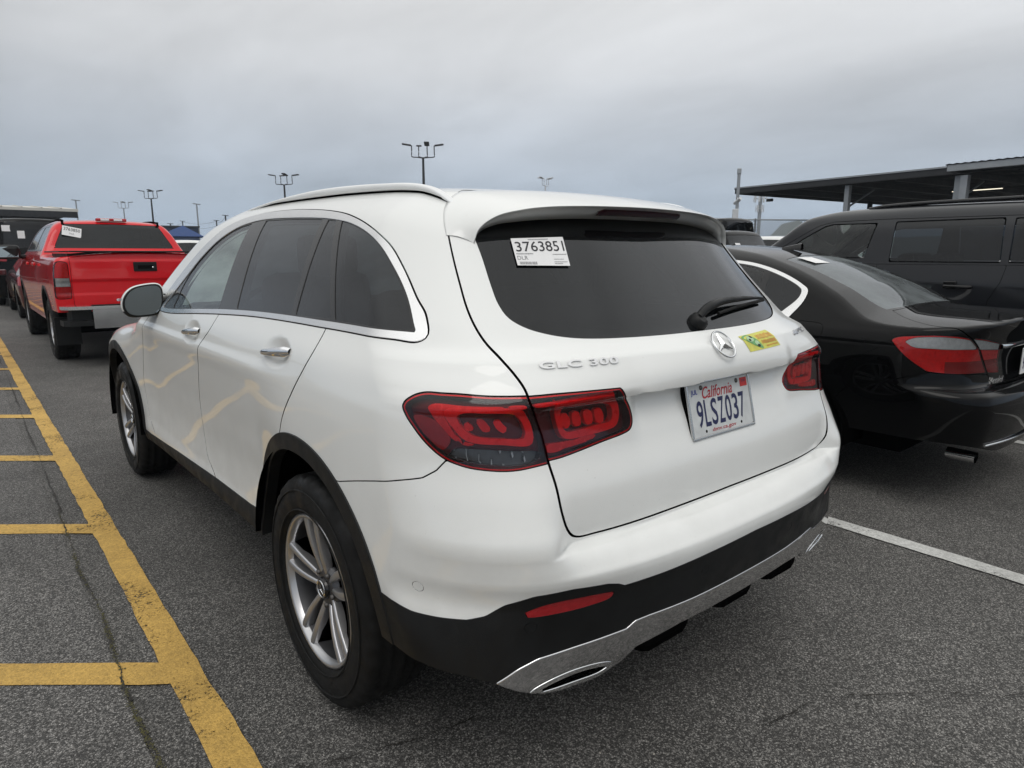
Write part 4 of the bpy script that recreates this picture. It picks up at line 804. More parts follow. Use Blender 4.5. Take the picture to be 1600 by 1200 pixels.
def line_paint(name, color, wear=.5):
    """road paint worn through to the stones: speckled alpha over the asphalt"""
    m, N, L, b = nodes_of(name); tc = N.new('ShaderNodeTexCoord'); out = [n for n in N if n.type == 'OUTPUT_MATERIAL'][0]; pset(b, rough=.7)
    def noise(scale, det=4, rough=.6):
        n = N.new('ShaderNodeTexNoise'); n.inputs['Scale'].default_value = scale; n.inputs['Detail'].default_value = det; n.inputs['Roughness'].default_value = rough; L.new(tc.outputs['Object'], n.inputs[0]); return n.outputs[0]
    def mr(i, a, c, d, e):
        r = N.new('ShaderNodeMapRange'); L.new(i, r.inputs[0])
        for k, v in zip((1, 2, 3, 4), (a, c, d, e)): r.inputs[k].default_value = v
        return r.outputs[0]
    def op(o, a, c):
        r = N.new('ShaderNodeMath'); r.operation = o; L.new(a, r.inputs[0])
        if isinstance(c, float): r.inputs[1].default_value = c
        else: L.new(c, r.inputs[1])
        return r.outputs[0]
    vo = N.new('ShaderNodeTexVoronoi'); vo.inputs['Scale'].default_value = 150; L.new(tc.outputs['Object'], vo.inputs[0]); sc = N.new('ShaderNodeSeparateColor'); L.new(vo.outputs['Color'], sc.inputs[0])
    tone = op('MULTIPLY', mr(noise(2.2, 8, .7), .3, .7, .72, 1.1), mr(noise(45, 5, .7), .3, .7, .82, 1.12))
    tone = op('MULTIPLY', tone, mr(sc.outputs[0], 0, 1, .82, 1.12))
    v = N.new('ShaderNodeVectorMath'); v.operation = 'SCALE'; v.inputs[0].default_value = color; L.new(tone, v.inputs['Scale']); L.new(v.outputs[0], b.inputs['Base Color'])
    w = op('ADD', op('MULTIPLY', noise(1.6, 5, .7), .55), op('MULTIPLY', noise(60, 6, .75), .45))
    pit = op('MULTIPLY', mr(w, .60-.1*wear, .66-.1*wear, 0., 1.), mr(sc.outputs[1], .25, .6, 0., 1.))
    t = N.new('ShaderNodeBsdfTransparent'); mx = N.new('ShaderNodeMixShader'); L.new(pit, mx.inputs[0]); L.new(b.outputs[0], mx.inputs[1]); L.new(t.outputs[0], mx.inputs[2]); L.new(mx.outputs[0], out.inputs[0])
    bp = N.new('ShaderNodeBump'); bp.inputs['Strength'].default_value = .45; bp.inputs['Distance'].default_value = .003; L.new(mr(vo.outputs['Distance'], 0., .6, 1., 0.), bp.inputs['Height']); L.new(bp.outputs[0], b.inputs['Normal'])
    return m
asphalt = asphalt_material('asphalt', .135, (1.0, .965, .91)); asphalt_old = asphalt_material('asphalt_old', .150, (1.0, .965, .92)); 
yellow_line = line_paint('yellow_line_paint', (.56, .35, .085), .75); white_line = line_paint('white_line_paint', (.55, .55, .53), .3)
gm = flat(M3([(-850, -850, 0), (850, -850, 0), (850, 850, 0), (-850, 850, 0)], np.zeros((4, 3)), [(0, 1, 2), (0, 2, 3)]))
structure(part('ground', gm, asphalt, None), 'dark grey asphalt of the car lot')
def ragged(x0, x1, y0, y1, z, jit=.004, step=.08):
    """painted stripe with slightly uneven edges, as a sheet"""
    L = []; R = []
    if (x1-x0) < (y1-y0):
        for y in np.linspace(y0, y1, max(2, int((y1-y0)/step))): L.append((x0+random.uniform(-jit, jit), y)); R.append((x1+random.uniform(-jit, jit), y))
    else:
        for x in np.linspace(x0, x1, max(2, int((x1-x0)/step))): L.append((x, y1+random.uniform(-jit, jit))); R.append((x, y0+random.uniform(-jit, jit)))
    G = np.array([[(*a, z), (*b, z)] for a, b in zip(L, R)]); m = grid_mesh(G)
    if m.N[:, 2].mean() < 0: m = m.flip()
    m.N[:] = (0, 0, 1); return m
# ------------------------------------------------------------------ body factory for the other cars
def make_body(wz, taper, rear, bow, roof, front, kc=.22, kt=.10, kf=.15, crown=.04, bowp=2.6, slant=None, roofslope=None):
    """implicit car body: side width by height, plan taper by length, rear profile, roofline, nose"""
    Wz = pchip(*wz); Ty = pchip(*taper); Rz = pchip(*rear); Bz = pchip(*bow); Hy = pchip(*roof); Fz = pchip(*front); hw = max(wz[1])
    sl = pchip(*slant) if slant else (lambda z: 1.0); rs = pchip(*roofslope) if roofslope else (lambda y: 1.0)
    kcf = pchip(*kc) if isinstance(kc, tuple) else (lambda z: kc); ktf = pchip(*kt) if isinstance(kt, tuple) else (lambda y: kt)
    def f(x, y, z):
        ax = np.abs(x); s = ax-Wz(z)-Ty(y)
        r = (-y-(Rz(z)-Bz(z)*np.clip(ax/hw, 0, 1.2)**bowp))*sl(z)
        t = (z-(Hy(y)-crown*np.clip(ax/(hw*.7), 0, 1.6)**2.2))*rs(y)
        fr = y-(Fz(z)-.12*(ax/hw)**2-.22*np.clip(ax/hw, 0, 1.1)**6)
        return rmax(rmax(rmax(s, r, kcf(z)), t, ktf(y)), fr, kf)
    return f
ACC_O = (3.20, .17)
accord_f = make_body(
    wz=([.15, .3, .5, .68, .80, .90, .97, 1.03, 1.1, 1.2, 1.3, 1.38, 1.47, 1.6], [.80, .875, .905, .922, .925, .918, .90, .868, .815, .745, .675, .61, .52, .38]),
    taper=([-1.2, -.8, -.3, .3, 1.2, 2.2, 2.8, 3.3, 3.8], [-.06, -.03, -.005, 0, 0, 0, -.005, -.03, -.12]),
    rear=([.15, .3, .45, .58, .655, .675, .70, .80, .93, 1.02, 1.065, 1.09, 1.2], [.90, 1.02, 1.08, 1.10, 1.085, 1.05, .985, .975, 1.0, 1.03, 1.035, 1.0, .9]),
    bow=([.15, .6, .7, 1.0, 1.2], [.16, .16, .16, .18, .2]),
    roof=([-1.1, -1.0, -.8, -.55, -.42, -.15, .2, .55, .9, 1.2, 1.5, 1.75, 2.1, 2.45, 2.6, 3.0, 3.5, 3.8], [1.065, 1.072, 1.082, 1.092, 1.110, 1.235, 1.365, 1.445, 1.48, 1.485, 1.475, 1.44, 1.28, 1.07, 1.015, .97, .87, .72]),
    front=([.15, .4, .7, .9, 1.2], [3.62, 3.73, 3.72, 3.6, 3.4]), kc=([.15, .66, .75, 1.0, 1.2], [.22, .22, .24, .26, .2]), kt=([-1.2, -.9, -.5, -.3, .6, 1.8, 2.4, 4], [.012, .012, .018, .05, .08, .07, .06, .08]),
    slant=([.15, 2], [1, 1]), roofslope=([-1.2, -.5, -.35, .4, .7, 1.6, 1.8, 2.4, 2.6, 4], [1, 1, .92, .92, 1, 1, .88, .88, 1, 1]))
FLX_O = (5.72, -.62)
flex_f = make_body(
    wz=([.15, .3, .5, .8, 1.0, 1.15, 1.25, 1.35, 1.5, 1.65, 1.75, 1.9], [.86, .92, .945, .955, .955, .95, .935, .915, .885, .85, .80, .70]),
    taper=([-1.2, -.6, 0, 2.4, 3.2, 3.9], [-.03, -.01, 0, 0, -.01, -.06]),
    rear=([.15, .3, .6, .9, 1.2, 1.5, 1.7, 1.9], [1.0, 1.1, 1.14, 1.12, 1.10, 1.06, 1.02, .98]), bow=([.1, 2], [.08, .08]),
    roof=([-1.2, -.9, 0, 1.0, 1.7, 2.05, 2.3, 2.6, 2.78, 3.0, 3.6, 3.95], [1.82, 1.84, 1.86, 1.868, 1.852, 1.80, 1.63, 1.40, 1.27, 1.22, 1.16, 1.04]),
    front=([.15, .4, .9, 1.2], [3.85, 3.93, 3.93, 3.85]), kc=.12, kt=([-1.2, 1.7, 2.1, 2.7, 3, 4], [.09, .09, .05, .05, .08, .08]), crown=.03,
    roofslope=([-1.2, 1.95, 2.1, 2.7, 2.9, 4], [1, 1, .75, .75, 1, 1]))
def circ2(c, r, n=24): t = np.linspace(0, 2*np.pi, n, endpoint=False); return np.stack([c[0]+r*np.cos(t), c[1]+r*np.sin(t)], 1)
class Carve:
    """works panel by panel on the left half of a body; every panel is linked on both sides or across the middle"""
    def __init__(s, root, f, yr, yf, zc, res, zbot, vlo=-.75, ae=(.2, .55), paint=None, zb=None):
        s.root = root; s.m = shell(f, yr, yf, zc, *res, vlo, zbot); s.ae = ae; s.f = f; s.paint = paint; s.kept = []
    def AE(s, V):
        x = np.abs(V[:, 0]); y = s.ae[0]-V[:, 1]; return np.stack([np.arctan2(x, y)*1.1, np.arctan2(V[:, 2]-s.ae[1], np.hypot(x, y))*1.1], 1)
    def dom(s, d, V):
        if d == 'YZ': return V[:, 1:3]
        if d == 'XZ': return np.stack([np.abs(V[:, 0]), V[:, 2]], 1)
        if d == 'XY': return np.stack([np.abs(V[:, 0]), V[:, 1]], 1)
        return s.AE(V)
    def poly(s, d, pts, corners=(), n=5):
        P = np.array(pts, float)
        if d == 'AE' and P.shape[1] == 3: P = s.AE(P)
        return outline(P, corners, n) if corners != 'all' else P
    def field(s, V, d, poly, where=None):
        q = sdf(poly, s.dom(d, V), .25)
        if where is not None: q = np.where(where(V), q, .25)
        return q
    def cut(s, d, poly, gap=.0015, where=None, src=None):
        m = s.m if src is None else src; a, b = pieces(m, s.field(m.V, d, poly, where), gap)
        if src is None: s.m = b; return a
        return a, b
    def remove(s, fld): s.m = split(s.m, fld(s.m.V))[1]
    def pair(s, name, m, mat, off=0, depth=.02, r=.002, parent=None, rimmat=0):
        q = rim(m.offset(off), depth, rimmat, r) if depth else m.offset(off)
        return part(name, q, mat, parent or s.root), part(name, q.mirror(), mat, parent or s.root)
    def mid(s, name, m, mat, off=0, depth=.02, r=.002, parent=None, rimmat=0):
        q = rim(m.offset(off), depth, rimmat, r) if depth else m.offset(off); return part(name, q.both(), mat, parent or s.root)
    def arches(s, axles, R, zc, ring=0, mat=None, xin=.5):
        f = lambda V, r: np.where(V[:, 0] < -xin, np.min([np.hypot(V[:, 1]-a, V[:, 2]-zc) for a in axles], 0)-r, .5)
        s.m = split(s.m, f(s.m.V, R))[1]
        if ring:
            a, s.m = pieces(s.m, f(s.m.V, R+ring), .0008); mid_ = sum(axles)/2
            for q in split(a, mid_-a.V[:, 1]): s.pair('wheel_arch_trim', q, mat, .008, .04, .004)
        for y in axles:
            aa = np.linspace(rad(-5), rad(185), 22); w = R+.008; G = np.array([[(x, y+w*math.cos(t), zc+w*math.sin(t)) for t in aa] for x in (-.93 if xin < .6 else -1.0, -.55)]); w1 = grid_mesh(G)
            pl = flat(M3(np.vstack([[(-.55, y+w*math.cos(t), zc+w*math.sin(t)) for t in aa], [(-.55, y, zc)]]), np.zeros((23, 3)), [(i, i+1, 22) for i in range(21)]))
            wl = cat(w1, w1.flip(), pl, pl.flip()); part('wheel_well', wl, gap_black, s.root); part('wheel_well', wl.mirror(), gap_black, s.root)
    def finish(s, extra=(), lining=True):
        part('body_shell', rim(s.m, .025).both(), [s.paint, gap_black], s.root)
        if lining:
            l = cat(s.m, *extra).offset(-.03); part('cabin_lining', l.flip().both(), interior, s.root)
def place_text(parent, name, body, mat, origin, xd, yd, w=None, h=None, lift=.001, extrude=0.0, **kw):
    t = fit(text_mesh(body, 1.0, 0, **kw), w, h)
    if extrude:
        E_ = text_mesh(body, 1.0, .5, **kw); t = fit(E_, w, h); zz = t.V[:, 2]; t.V[:, 2] = (zz-zz.min())/max(zz.max()-zz.min(), 1e-9)*extrude
    R, o = frame(origin, xd, yd); t = xf(flat(M3(t.V, t.V, t.T)), R, o+R[:, 2]*lift); return part(name, t, mat, parent)
def sheet(w, h, origin, xd, yd, lift=0.0, bend=0.0, n=6):
    g = np.array([[(x*w, y*h, bend*(x*x*4-.0)) for y in np.linspace(-.5, .5, n)] for x in np.linspace(-.5, .5, n)]); m = grid_mesh(g)
    R, o = frame(origin, xd, yd); m = xf(m, R, o+R[:, 2]*lift)
    if (m.N[0]@R[:, 2]) < 0: m = m.flip()
    return m
# ------------------------------------------------------------------ black sedan
def build_black_sedan():
    root = thing('black_sedan', 'black four-door sedan parked right of the white SUV, seen from its left rear corner', 'car', (ACC_O[0], ACC_O[1], 0))
    c = Carve(root, accord_f, .2, 2.6, .62, (150, 100, 24, 230), .20, -.75, (.2, .55), black_paint)
    zl = lambda V: np.where(V[:, 1] < -.3, .30+.10*sstep(.30, .9, np.abs(V[:, 0])), .22)
    c.m = split(c.m, zl(c.m.V)-c.m.V[:, 2])[0]
    c.arches((0, 2.776), .372, .325)
    side = lambda V: V[:, 0] < -.3
    dlo = c.poly('YZ', [(-.004, 1.188), (.047, 1.222), (.15, 1.268), (.292, 1.315), (.444, 1.35), (.568, 1.366), (.8, 1.388), (1.2, 1.395), (1.5, 1.37), (1.75, 1.30), (2.0, 1.19), (2.25, 1.05), (2.3, 1.0), (1.2, .985), (.3, 1.0), (.043, 1.022), (-.004, 1.12)], (12, 15))
    inn = c.poly('YZ', [(.033, 1.185), (.06, 1.207), (.155, 1.25), (.296, 1.297), (.427, 1.329), (.55, 1.346), (.8, 1.366), (1.2, 1.372), (1.48, 1.345), (1.72, 1.275), (1.95, 1.17), (2.18, 1.045), (2.2, 1.02), (1.2, 1.012), (.4, 1.03), (.102, 1.052), (.033, 1.14)], (12, 15))
    win = c.cut('YZ', dlo, .0015, side); core, tr = split(win, c.field(win.V, 'YZ', inn)); c.pair('window_trim', tr, trim_metal, .003, .012, .003)
    for nm, pl, mt in (('quarter_window', [(.30, 1.290), (.155, 1.245), (.06, 1.20), (.04, 1.175), (.04, 1.14), (.108, 1.057), (.27, 1.045)], tint_glass), ('rear_door_window', [(.345, 1.303), (.55, 1.340), (.8, 1.360), (1.08, 1.366), (1.10, 1.02), (.4, 1.036), (.315, 1.046)], side_glass), ('front_door_window', [(1.20, 1.366), (1.48, 1.339), (1.72, 1.27), (1.95, 1.163), (2.1, 1.07), (2.1, 1.03), (1.22, 1.02)], side_glass)):
        g, core = c.cut('YZ', c.poly('YZ', pl, tuple(range(len(pl)))), 0, None, core); c.pair(nm, g, mt, -.003, 0)
    c.pair('pillar_trim', core, gloss_black, -.001, .02)
    rw = c.poly('XY', [(.47, .305), (.25, .33), (0, .34), (-.1, .34), (-.1, -.445), (0, -.445), (.35, -.437), (.565, -.405), (.555, -.33), (.50, .05)], (0, 3, 4, 7))
    gl = c.cut('XY', rw, .001, lambda V: (V[:, 2] > 1.08) & (V[:, 1] < .6)); c.mid('rear_window', gl, glass('sedan_rear_glass', (.20, .24, .24), dust=.55, fres=1.7, dcol=(.52, .58, .60)), -.002, 0)  # bluish film: part dust, part sky reflection put into the colour
    ws = c.poly('XY', [(.58, 1.86), (0, 1.78), (-.1, 1.78), (-.1, 2.52), (0, 2.52), (.66, 2.36)], (0, 2, 3, 5)); g2 = c.cut('XY', ws, .001, lambda V: V[:, 2] > 1.0); c.mid('windscreen', g2, side_glass, -.002, 0)
    # lamps
    lp = c.poly('AE', [(-.893, -.569, .944), (-.886, -.598, .961), (-.866, -.678, .973), (-.825, -.769, .98), (-.765, -.853, .976), (-.712, -.899, .964), (-.659, -.922, .919), (-.571, -.932, .832), (-.517, -.943, .763), (-.60, -.925, .768), (-.701, -.891, .770), (-.792, -.822, .774), (-.845, -.755, .781), (-.88, -.683, .833), (-.897, -.617, .892)], (0, 5, 8, 12))
    lw = c.poly('AE', [(-.884, -.635, .940), (-.868, -.679, .962), (-.826, -.77, .972), (-.764, -.853, .968), (-.708, -.902, .957), (-.645, -.926, .902), (-.782, -.832, .903), (-.834, -.766, .906), (-.877, -.681, .912)], (0, 4, 5))
    gp = c.poly('AE', [(-.703, -.906, .967), (-.603, -.949, .953), (-.44, -.973, .924), (-.41, -.97, .844), (-.37, -.974, .753), (-.43, -.963, .757), (-.499, -.944, .764), (-.553, -.934, .831), (-.648, -.924, .919)], (0, 2, 4, 6))
    gw = c.poly('AE', [(-.70, -.907, .962), (-.603, -.949, .948), (-.445, -.973, .922), (-.435, -.971, .889), (-.635, -.931, .901)], (0, 2, 3, 4))
    lid = c.poly('AE', [(-.565, -.45, 1.085), (-.71, -.606, 1.055), (-.79, -.753, 1.036), (-.763, -.846, 1.02), (-.712, -.899, .968), (-.653, -.924, .919), (-.56, -.932, .832), (-.505, -.944, .757), (-.47, -.95, .70), (0, -.98, .70), (.001, -.98, .70)], (0, 8), 4)
    pt = c.AE(np.array([(-.505, -.944, .757), (-.47, -.95, .698)])); top = c.AE(np.array([(-.565, -.45, 1.09), (-.3, -.46, 1.10), (0, -.46, 1.10)]))
    lidp = np.vstack([lid[:-8], [[-.1, pt[1, 1]]], [[-.1, top[2, 1]]], top[::-1]])
    la = c.cut('AE', lp, .0012)
    lidm = c.cut('AE', lidp, .0028, lambda V: V[:, 1] < -.35); lg, lidm = c.cut('AE', gp, .0012, None, lidm)
    def lampset(pan, whitepoly, nm, body_red):
        w, r = split(pan, c.field(pan.V, 'AE', whitepoly))
        for f in (lambda q: q, lambda q: q.mirror()):
            e = part(nm, f(rim(r.offset(.001), .03, 1, .002)), [lens_redbright, lamp_dark], root); part('clear_lens', f(rim(w.offset(.001), .02, 0, .001)), lens_clear, e)
            part('lamp_reflector', f(w.offset(-.006)), lamp_white, e); part('lamp_bowl', f(r.offset(-.006)), body_red, e)
            a, b_ = split(r, r.V[:, 2]-.835); part('lamp_segment', f(rim(split(a, -(a.V[:, 0]+.79))[0].offset(-.004), .001, 0, .001)), reflector_red, e)
    lampset(la, lw, 'tail_lamp', lamp_red_hot); lampset(lg, gw, 'boot_lamp', lamp_red_hot)
    lo = c.mid('boot_lid', lidm, [black_paint, gap_black], 0, .03, .0015, rimmat=1)
    # bumper skin below the lamps
    bl = np.vstack([c.AE(np.array([(-.912, -.36, .64), (-.905, -.608, .725), (-.845, -.756, .775), (-.5, -.95, .752), (-.46, -.96, .69), (0, -1., .69)])), [[-.1, .12]], [[-.1, -1.2]], [[2.2, -1.2]]]); bm_ = c.cut('AE', bl, .0024, lambda V: (V[:, 1] < -.30))
    bo = c.mid('rear_bumper', bm_, [black_paint, gap_black], 0, .03, .0015, rimmat=1)
    mid = [(1.14, 1.0), (1.15, .8), (1.14, .5), (1.05, .3)]
    for nm, pl in (('rear_door', [(1.14, 1.02), (1.15, .7), (1.1, .26), (.52, .26), (.45, .45), (.34, .60), (.30, .75), (.10, .95), (.04, 1.02)]), ('front_door', [(1.14, 1.02), (1.15, .7), (1.1, .26), (2.1, .26), (2.2, .6), (2.25, 1.02)])):
        d = c.cut('YZ', c.poly('YZ', pl, 'all'), .0015, side); c.pair(nm, d, [black_paint, gap_black], 0, .03, .0015, rimmat=1)
    fu = c.cut('YZ', c.poly('YZ', [(-.02, 1.0), (-.09, 1.006), (-.165, 1.0), (-.185, .98), (-.18, .93), (-.15, .88), (-.04, .88), (-.01, .92)]), .0014, lambda V: side(V) & (V[:, 2] < 1.02)); part('fuel_door', rim(fu, .01, 1), [black_paint, gap_black], root)
    c.finish((lidm, bm_))
    # trim, plate, lettering, exhaust
    yb = float(march(np.array([[0, .2, .93]]), np.array([[0, -1., 0]]), accord_f)[0, 1])
    st = []
    for x in np.linspace(-.44, .44, 21):
        p = march(np.array([[x*.6, 0, .905]]), np.array([[x*.4, -1., 0]])/np.hypot(x*.4, 1), accord_f)[0]; st.append([p+np.array([0, .005, .016]), p+np.array([0, -.012, .012]), p+np.array([0, -.012, -.010]), p+np.array([0, .005, -.016])])
    s_ = grid_mesh(np.array(st)); s_ = s_.flip() if s_.N[:, 1].mean() > 0 else s_; part('chrome_garnish', s_, chrome, lo)
    pl = part('number_plate', box((0, yb-.012, .80), (.305, .008, .155), .003), paper, root)
    blue = plain('plate_blue', (.03, .035, .12), rough=.5, var=0); redp = plain('plate_red', (.5, .04, .05), rough=.5, var=0)
    place_text(pl, 'plate_characters', '9R', blue, (-.107, yb-.0165, .79), (1, 0, 0), (0, 0, 1), w=.072, h=.075)
    place_text(pl, 'plate_script', 'California', redp, (-.02, yb-.0165, .85), (1, 0, 0), (0, 0, 1), w=.14, shear=.3)
    p = march(np.array([[-.44, 0, .715]]), np.array([[0, -1., 0]]), accord_f)[0]; n = grad(accord_f, p[None])[0]
    ml = place_text(lo, 'model_lettering', 'Accord', chrome, p+np.array([.03, -.004, .0]), np.cross([0, 0, 1], n), (0, 0, 1), w=.16, extrude=.004, shear=.35, bold=.015)
    for x in (-.50, .50):
        e = tube([(x, -.80, .270), (x, -.945, .268)], .033, 20, False, 1.2); e2 = tube([(x, -.80, .270), (x, -.935, .268)], .029, 20, False, 1.2).flip(); part('exhaust_tip', cat(e, e2), chrome, root)
    lips = []
    for x in np.linspace(-.62, .62, 25):
        p = march(np.array([[x*.6, -.2, .375]]), np.array([[x*.4, -.8, 0]])/np.hypot(x*.4, .8), accord_f)[0]; lips.append(p+np.array([0, -.006, 0]))
    part('bumper_chrome_strip', tube(np.array(lips), .008, 8), chrome, bo)
    fin = []
    for s in np.linspace(0, 1, 8): fin.append([(-.022*(1-s*.3)*w_, .44+.15*s+.0*w_, 1.44+.0+h_) for w_, h_ in ((1, 0.0), (.75, .02+.022*(1-s)), (0, .022+.030*(1-s)), (-.75, .02+.022*(1-s)), (-1, 0.0))])
    fm = grid_mesh(np.array(fin)); fm = fm.flip() if fm.N[:, 2].mean() < 0 else fm; part('antenna_fin', fm, gloss_black, root)
    for y in (0, 2.776):
        add_wheel(root, (-.79, y, .325), .325, .215, .215, .3, hub='none'); add_wheel(root, (.79, y, .325), .325, .215, .215, .3, True, hub='none')
    part('underbody', box((0, 1.40, .31), (1.3, 4.0, .12)), gap_black, root); part('rear_seat', cat(box((0, .45, .72), (1.3, .6, .3), .08), box((0, .10, 1.0), (1.3, .18, .5), .06, rotm('X', -.25))), interior, root); [part('front_seat', box((x, .98, .98), (.5, .2, .62), .06), interior, root) for x in (-.38, .38)]
    part('parcel_shelf', box((0, -.10, 1.06), (1.2, .55, .02)), interior, root)
    # paper tag inside the rear glass
    q = march(np.array([[-.24, .6, .9]]), np.array([[0, -.62, .78]]), accord_f)[0]; n = grad(accord_f, q[None])[0]; xd = np.array([1., 0, 0]); yd = np.cross(n, xd)
    o = part('paper_tag', sheet(.21, .14, q+np.array(root.location), xd, yd, .002), paper, None); tag(o, 'white paper tag on the sloping rear window of the black sedan', 'paper tag')
    return root
black_sedan = build_black_sedan()
# ------------------------------------------------------------------ dark grey boxy SUV
def build_grey_wagon():
    root = thing('boxy_suv', 'dark grey boxy SUV with dark roof rails behind the black sedan, at the right edge', 'car', (FLX_O[0], FLX_O[1], 0))
    c = Carve(root, flex_f, .3, 2.6, .8, (60, 110, 24, 130), .22, -.7, (.2, .7), grey_paint); side = lambda V: V[:, 0] < -.4
    c.m = split(c.m, .24-c.m.V[:, 2])[0]; c.arches((0, 2.995), .40, .35)
    dlo = c.poly('YZ', [(-1.02, 1.33), (-.98, 1.66), (-.9, 1.700), (.37, 1.718), (1.31, 1.722), (1.80, 1.712), (1.93, 1.68), (2.10, 1.58), (2.36, 1.42), (2.44, 1.345), (2.40, 1.325), (1.2, 1.322)], tuple(range(12)))
    win = c.cut('YZ', dlo, .002, side); core = win
    for nm, pl, mt in (('front_door_window', [(1.46, 1.378), (1.395, 1.688), (1.80, 1.688), (1.87, 1.672), (2.08, 1.545), (2.28, 1.40), (2.24, 1.375)], side_glass), ('rear_door_window', [(1.235, 1.345), (1.235, 1.695), (.42, 1.700), (.40, 1.345)], tint_glass), ('quarter_window', [(.34, 1.345), (.35, 1.695), (-.85, 1.685), (-.95, 1.64), (-.97, 1.345)], tint_glass)):
        g, core = c.cut('YZ', c.poly('YZ', pl, 'all'), .005, None, core); c.pair(nm, g, mt, -.004, 0)
    c.pair('pillar_trim', core, grey_paint, -.001, .02)
    ws = c.poly('XY', [(.72, 1.98), (0, 1.93), (-.1, 1.93), (-.1, 2.72), (0, 2.72), (.80, 2.60)], (0, 2, 3, 5)); g2 = c.cut('XY', ws, .001, lambda V: V[:, 2] > 1.2); c.mid('windscreen', g2, side_glass, -.002, 0)
    rw = c.poly('XZ', [(.72, 1.66), (-.1, 1.68), (-.1, 1.28), (.76, 1.28)], 'all'); g3 = c.cut('XZ', rw, .001, lambda V: V[:, 1] < -.9); c.mid('rear_window', g3, tint_glass, -.003, 0)
    lm = c.cut('AE', c.poly('AE', [(-.95, -.95, 1.2), (-.75, -1.1, 1.2), (-.75, -1.1, .95), (-.95, -.95, .95)], 'all'), .0012); c.pair('tail_lamp', lm, reflector_red, .002, .02)
    doors = []
    for nm, pl in (('rear_door', [(1.33, 1.33), (1.34, 1.0), (1.30, .36), (.52, .36), (.50, .60), (.46, .80), (.44, 1.04), (.373, 1.183), (.352, 1.303), (.35, 1.33)]), ('front_door', [(1.33, 1.33), (1.34, 1.0), (1.30, .36), (2.38, .36), (2.44, .8), (2.44, 1.33)])):
        d = c.cut('YZ', c.poly('YZ', pl, 'all'), .002, side); doors.append(d); l, r_ = c.pair(nm, d, [grey_paint, gap_black], 0, .03, .0015, rimmat=1)
        y0 = .76 if nm == 'rear_door' else 1.62
        for sgn, par in ((-1, l), (1, r_)): part('door_handle', cat(box((sgn*.968, y0-.10, 1.145), (.03, .22, .032), .012), box((sgn*.955, y0-.04, 1.175), (.02, .10, .03), .008)), gloss_black, par)
    c.finish(doors)
    # grooves along the lower doors
    for z in (.62, .72, .82):
        for sg in (-1, 1): part('door_groove', box((sg*.956, 1.35, z), (.006, 2.0, .012), .002), gap_black, root)
    for sg in (-1, 1):
        part('roof_rail', tube(catmull([(sg*.66, 1.55, 1.825), (sg*.66, 1.40, 1.845), (sg*.66, .4, 1.862), (sg*.66, -.6, 1.855), (sg*.66, -.8, 1.82)], 6, False), .018, 10, True), gloss_black, root)
        mm = box((sg*1.05, 2.05, 1.30), (.22, .12, .17), .04); e = part('door_mirror', mm, gloss_black, root); part('mirror_glass', box((sg*1.05, 1.986, 1.30), (.18, .006, .13)), mirror_glass, e)
    for y in (0, 2.995):
        add_wheel(root, (-.82, y, .355), .355, .235, .235, .2, hub='none', style='five'); add_wheel(root, (.82, y, .355), .355, .235, .235, .2, True, hub='none', style='five')
    part('underbody', box((0, 1.4, .27), (1.4, 4.4, .12)), gap_black, root)
    [part('seat', box((x, y, 1.05), (.5, .18, .75), .06, rotm('X', -.15)), interior, root) for x in (-.42, .42) for y in (1.15, .15)]; part('dashboard', box((0, 2.35, 1.12), (1.5, .4, .2), .06), interior, root)
    return root
boxy_suv = build_grey_wagon()
# ------------------------------------------------------------------ red pickup
PK_O = (.25, 8.95)
pickup_f = make_body(
    wz=([.3, .5, .7, .95, 1.1, 1.25, 1.36, 1.42, 1.5, 1.7, 1.85, 2.05], [.94, .975, .995, 1.008, 1.003, .985, .955, .925, .885, .795, .70, .52]),
    taper=([-1.3, -.8, 0, 3.2, 4.2, 4.8], [-.02, -.005, 0, 0, -.02, -.1]),
    rear=([.3, .6, .90, .93, 1.06, 1.10, 1.31, 1.345, 1.45, 2.0], [1.11, 1.125, 1.130, 1.124, 1.126, 1.139, 1.139, 1.126, 1.12, 1.05]), bow=([.1, 2], [.05, .05]),
    roof=([-1.3, .45, .56, .62, .70, .78, .86, 1.0, 1.5, 2.2, 2.55, 2.75, 3.05, 3.35, 3.5, 3.7, 4.3, 4.8], [1.425, 1.43, 1.45, 1.52, 1.66, 1.80, 1.87, 1.895, 1.915, 1.905, 1.86, 1.78, 1.60, 1.42, 1.36, 1.335, 1.28, 1.15]),
    front=([.3, .6, 1.1, 1.4], [4.62, 4.72, 4.72, 4.6]), kc=.07, kt=([-1.3, .5, .9, 2.5, 2.7, 3.4, 5], [.035, .035, .07, .07, .05, .05, .08]), crown=.035,
    roofslope=([-1.3, .52, .62, .78, .9, 2.6, 2.75, 3.35, 3.5, 5], [1, 1, .5, .5, 1, 1, .85, .85, 1, 1]))
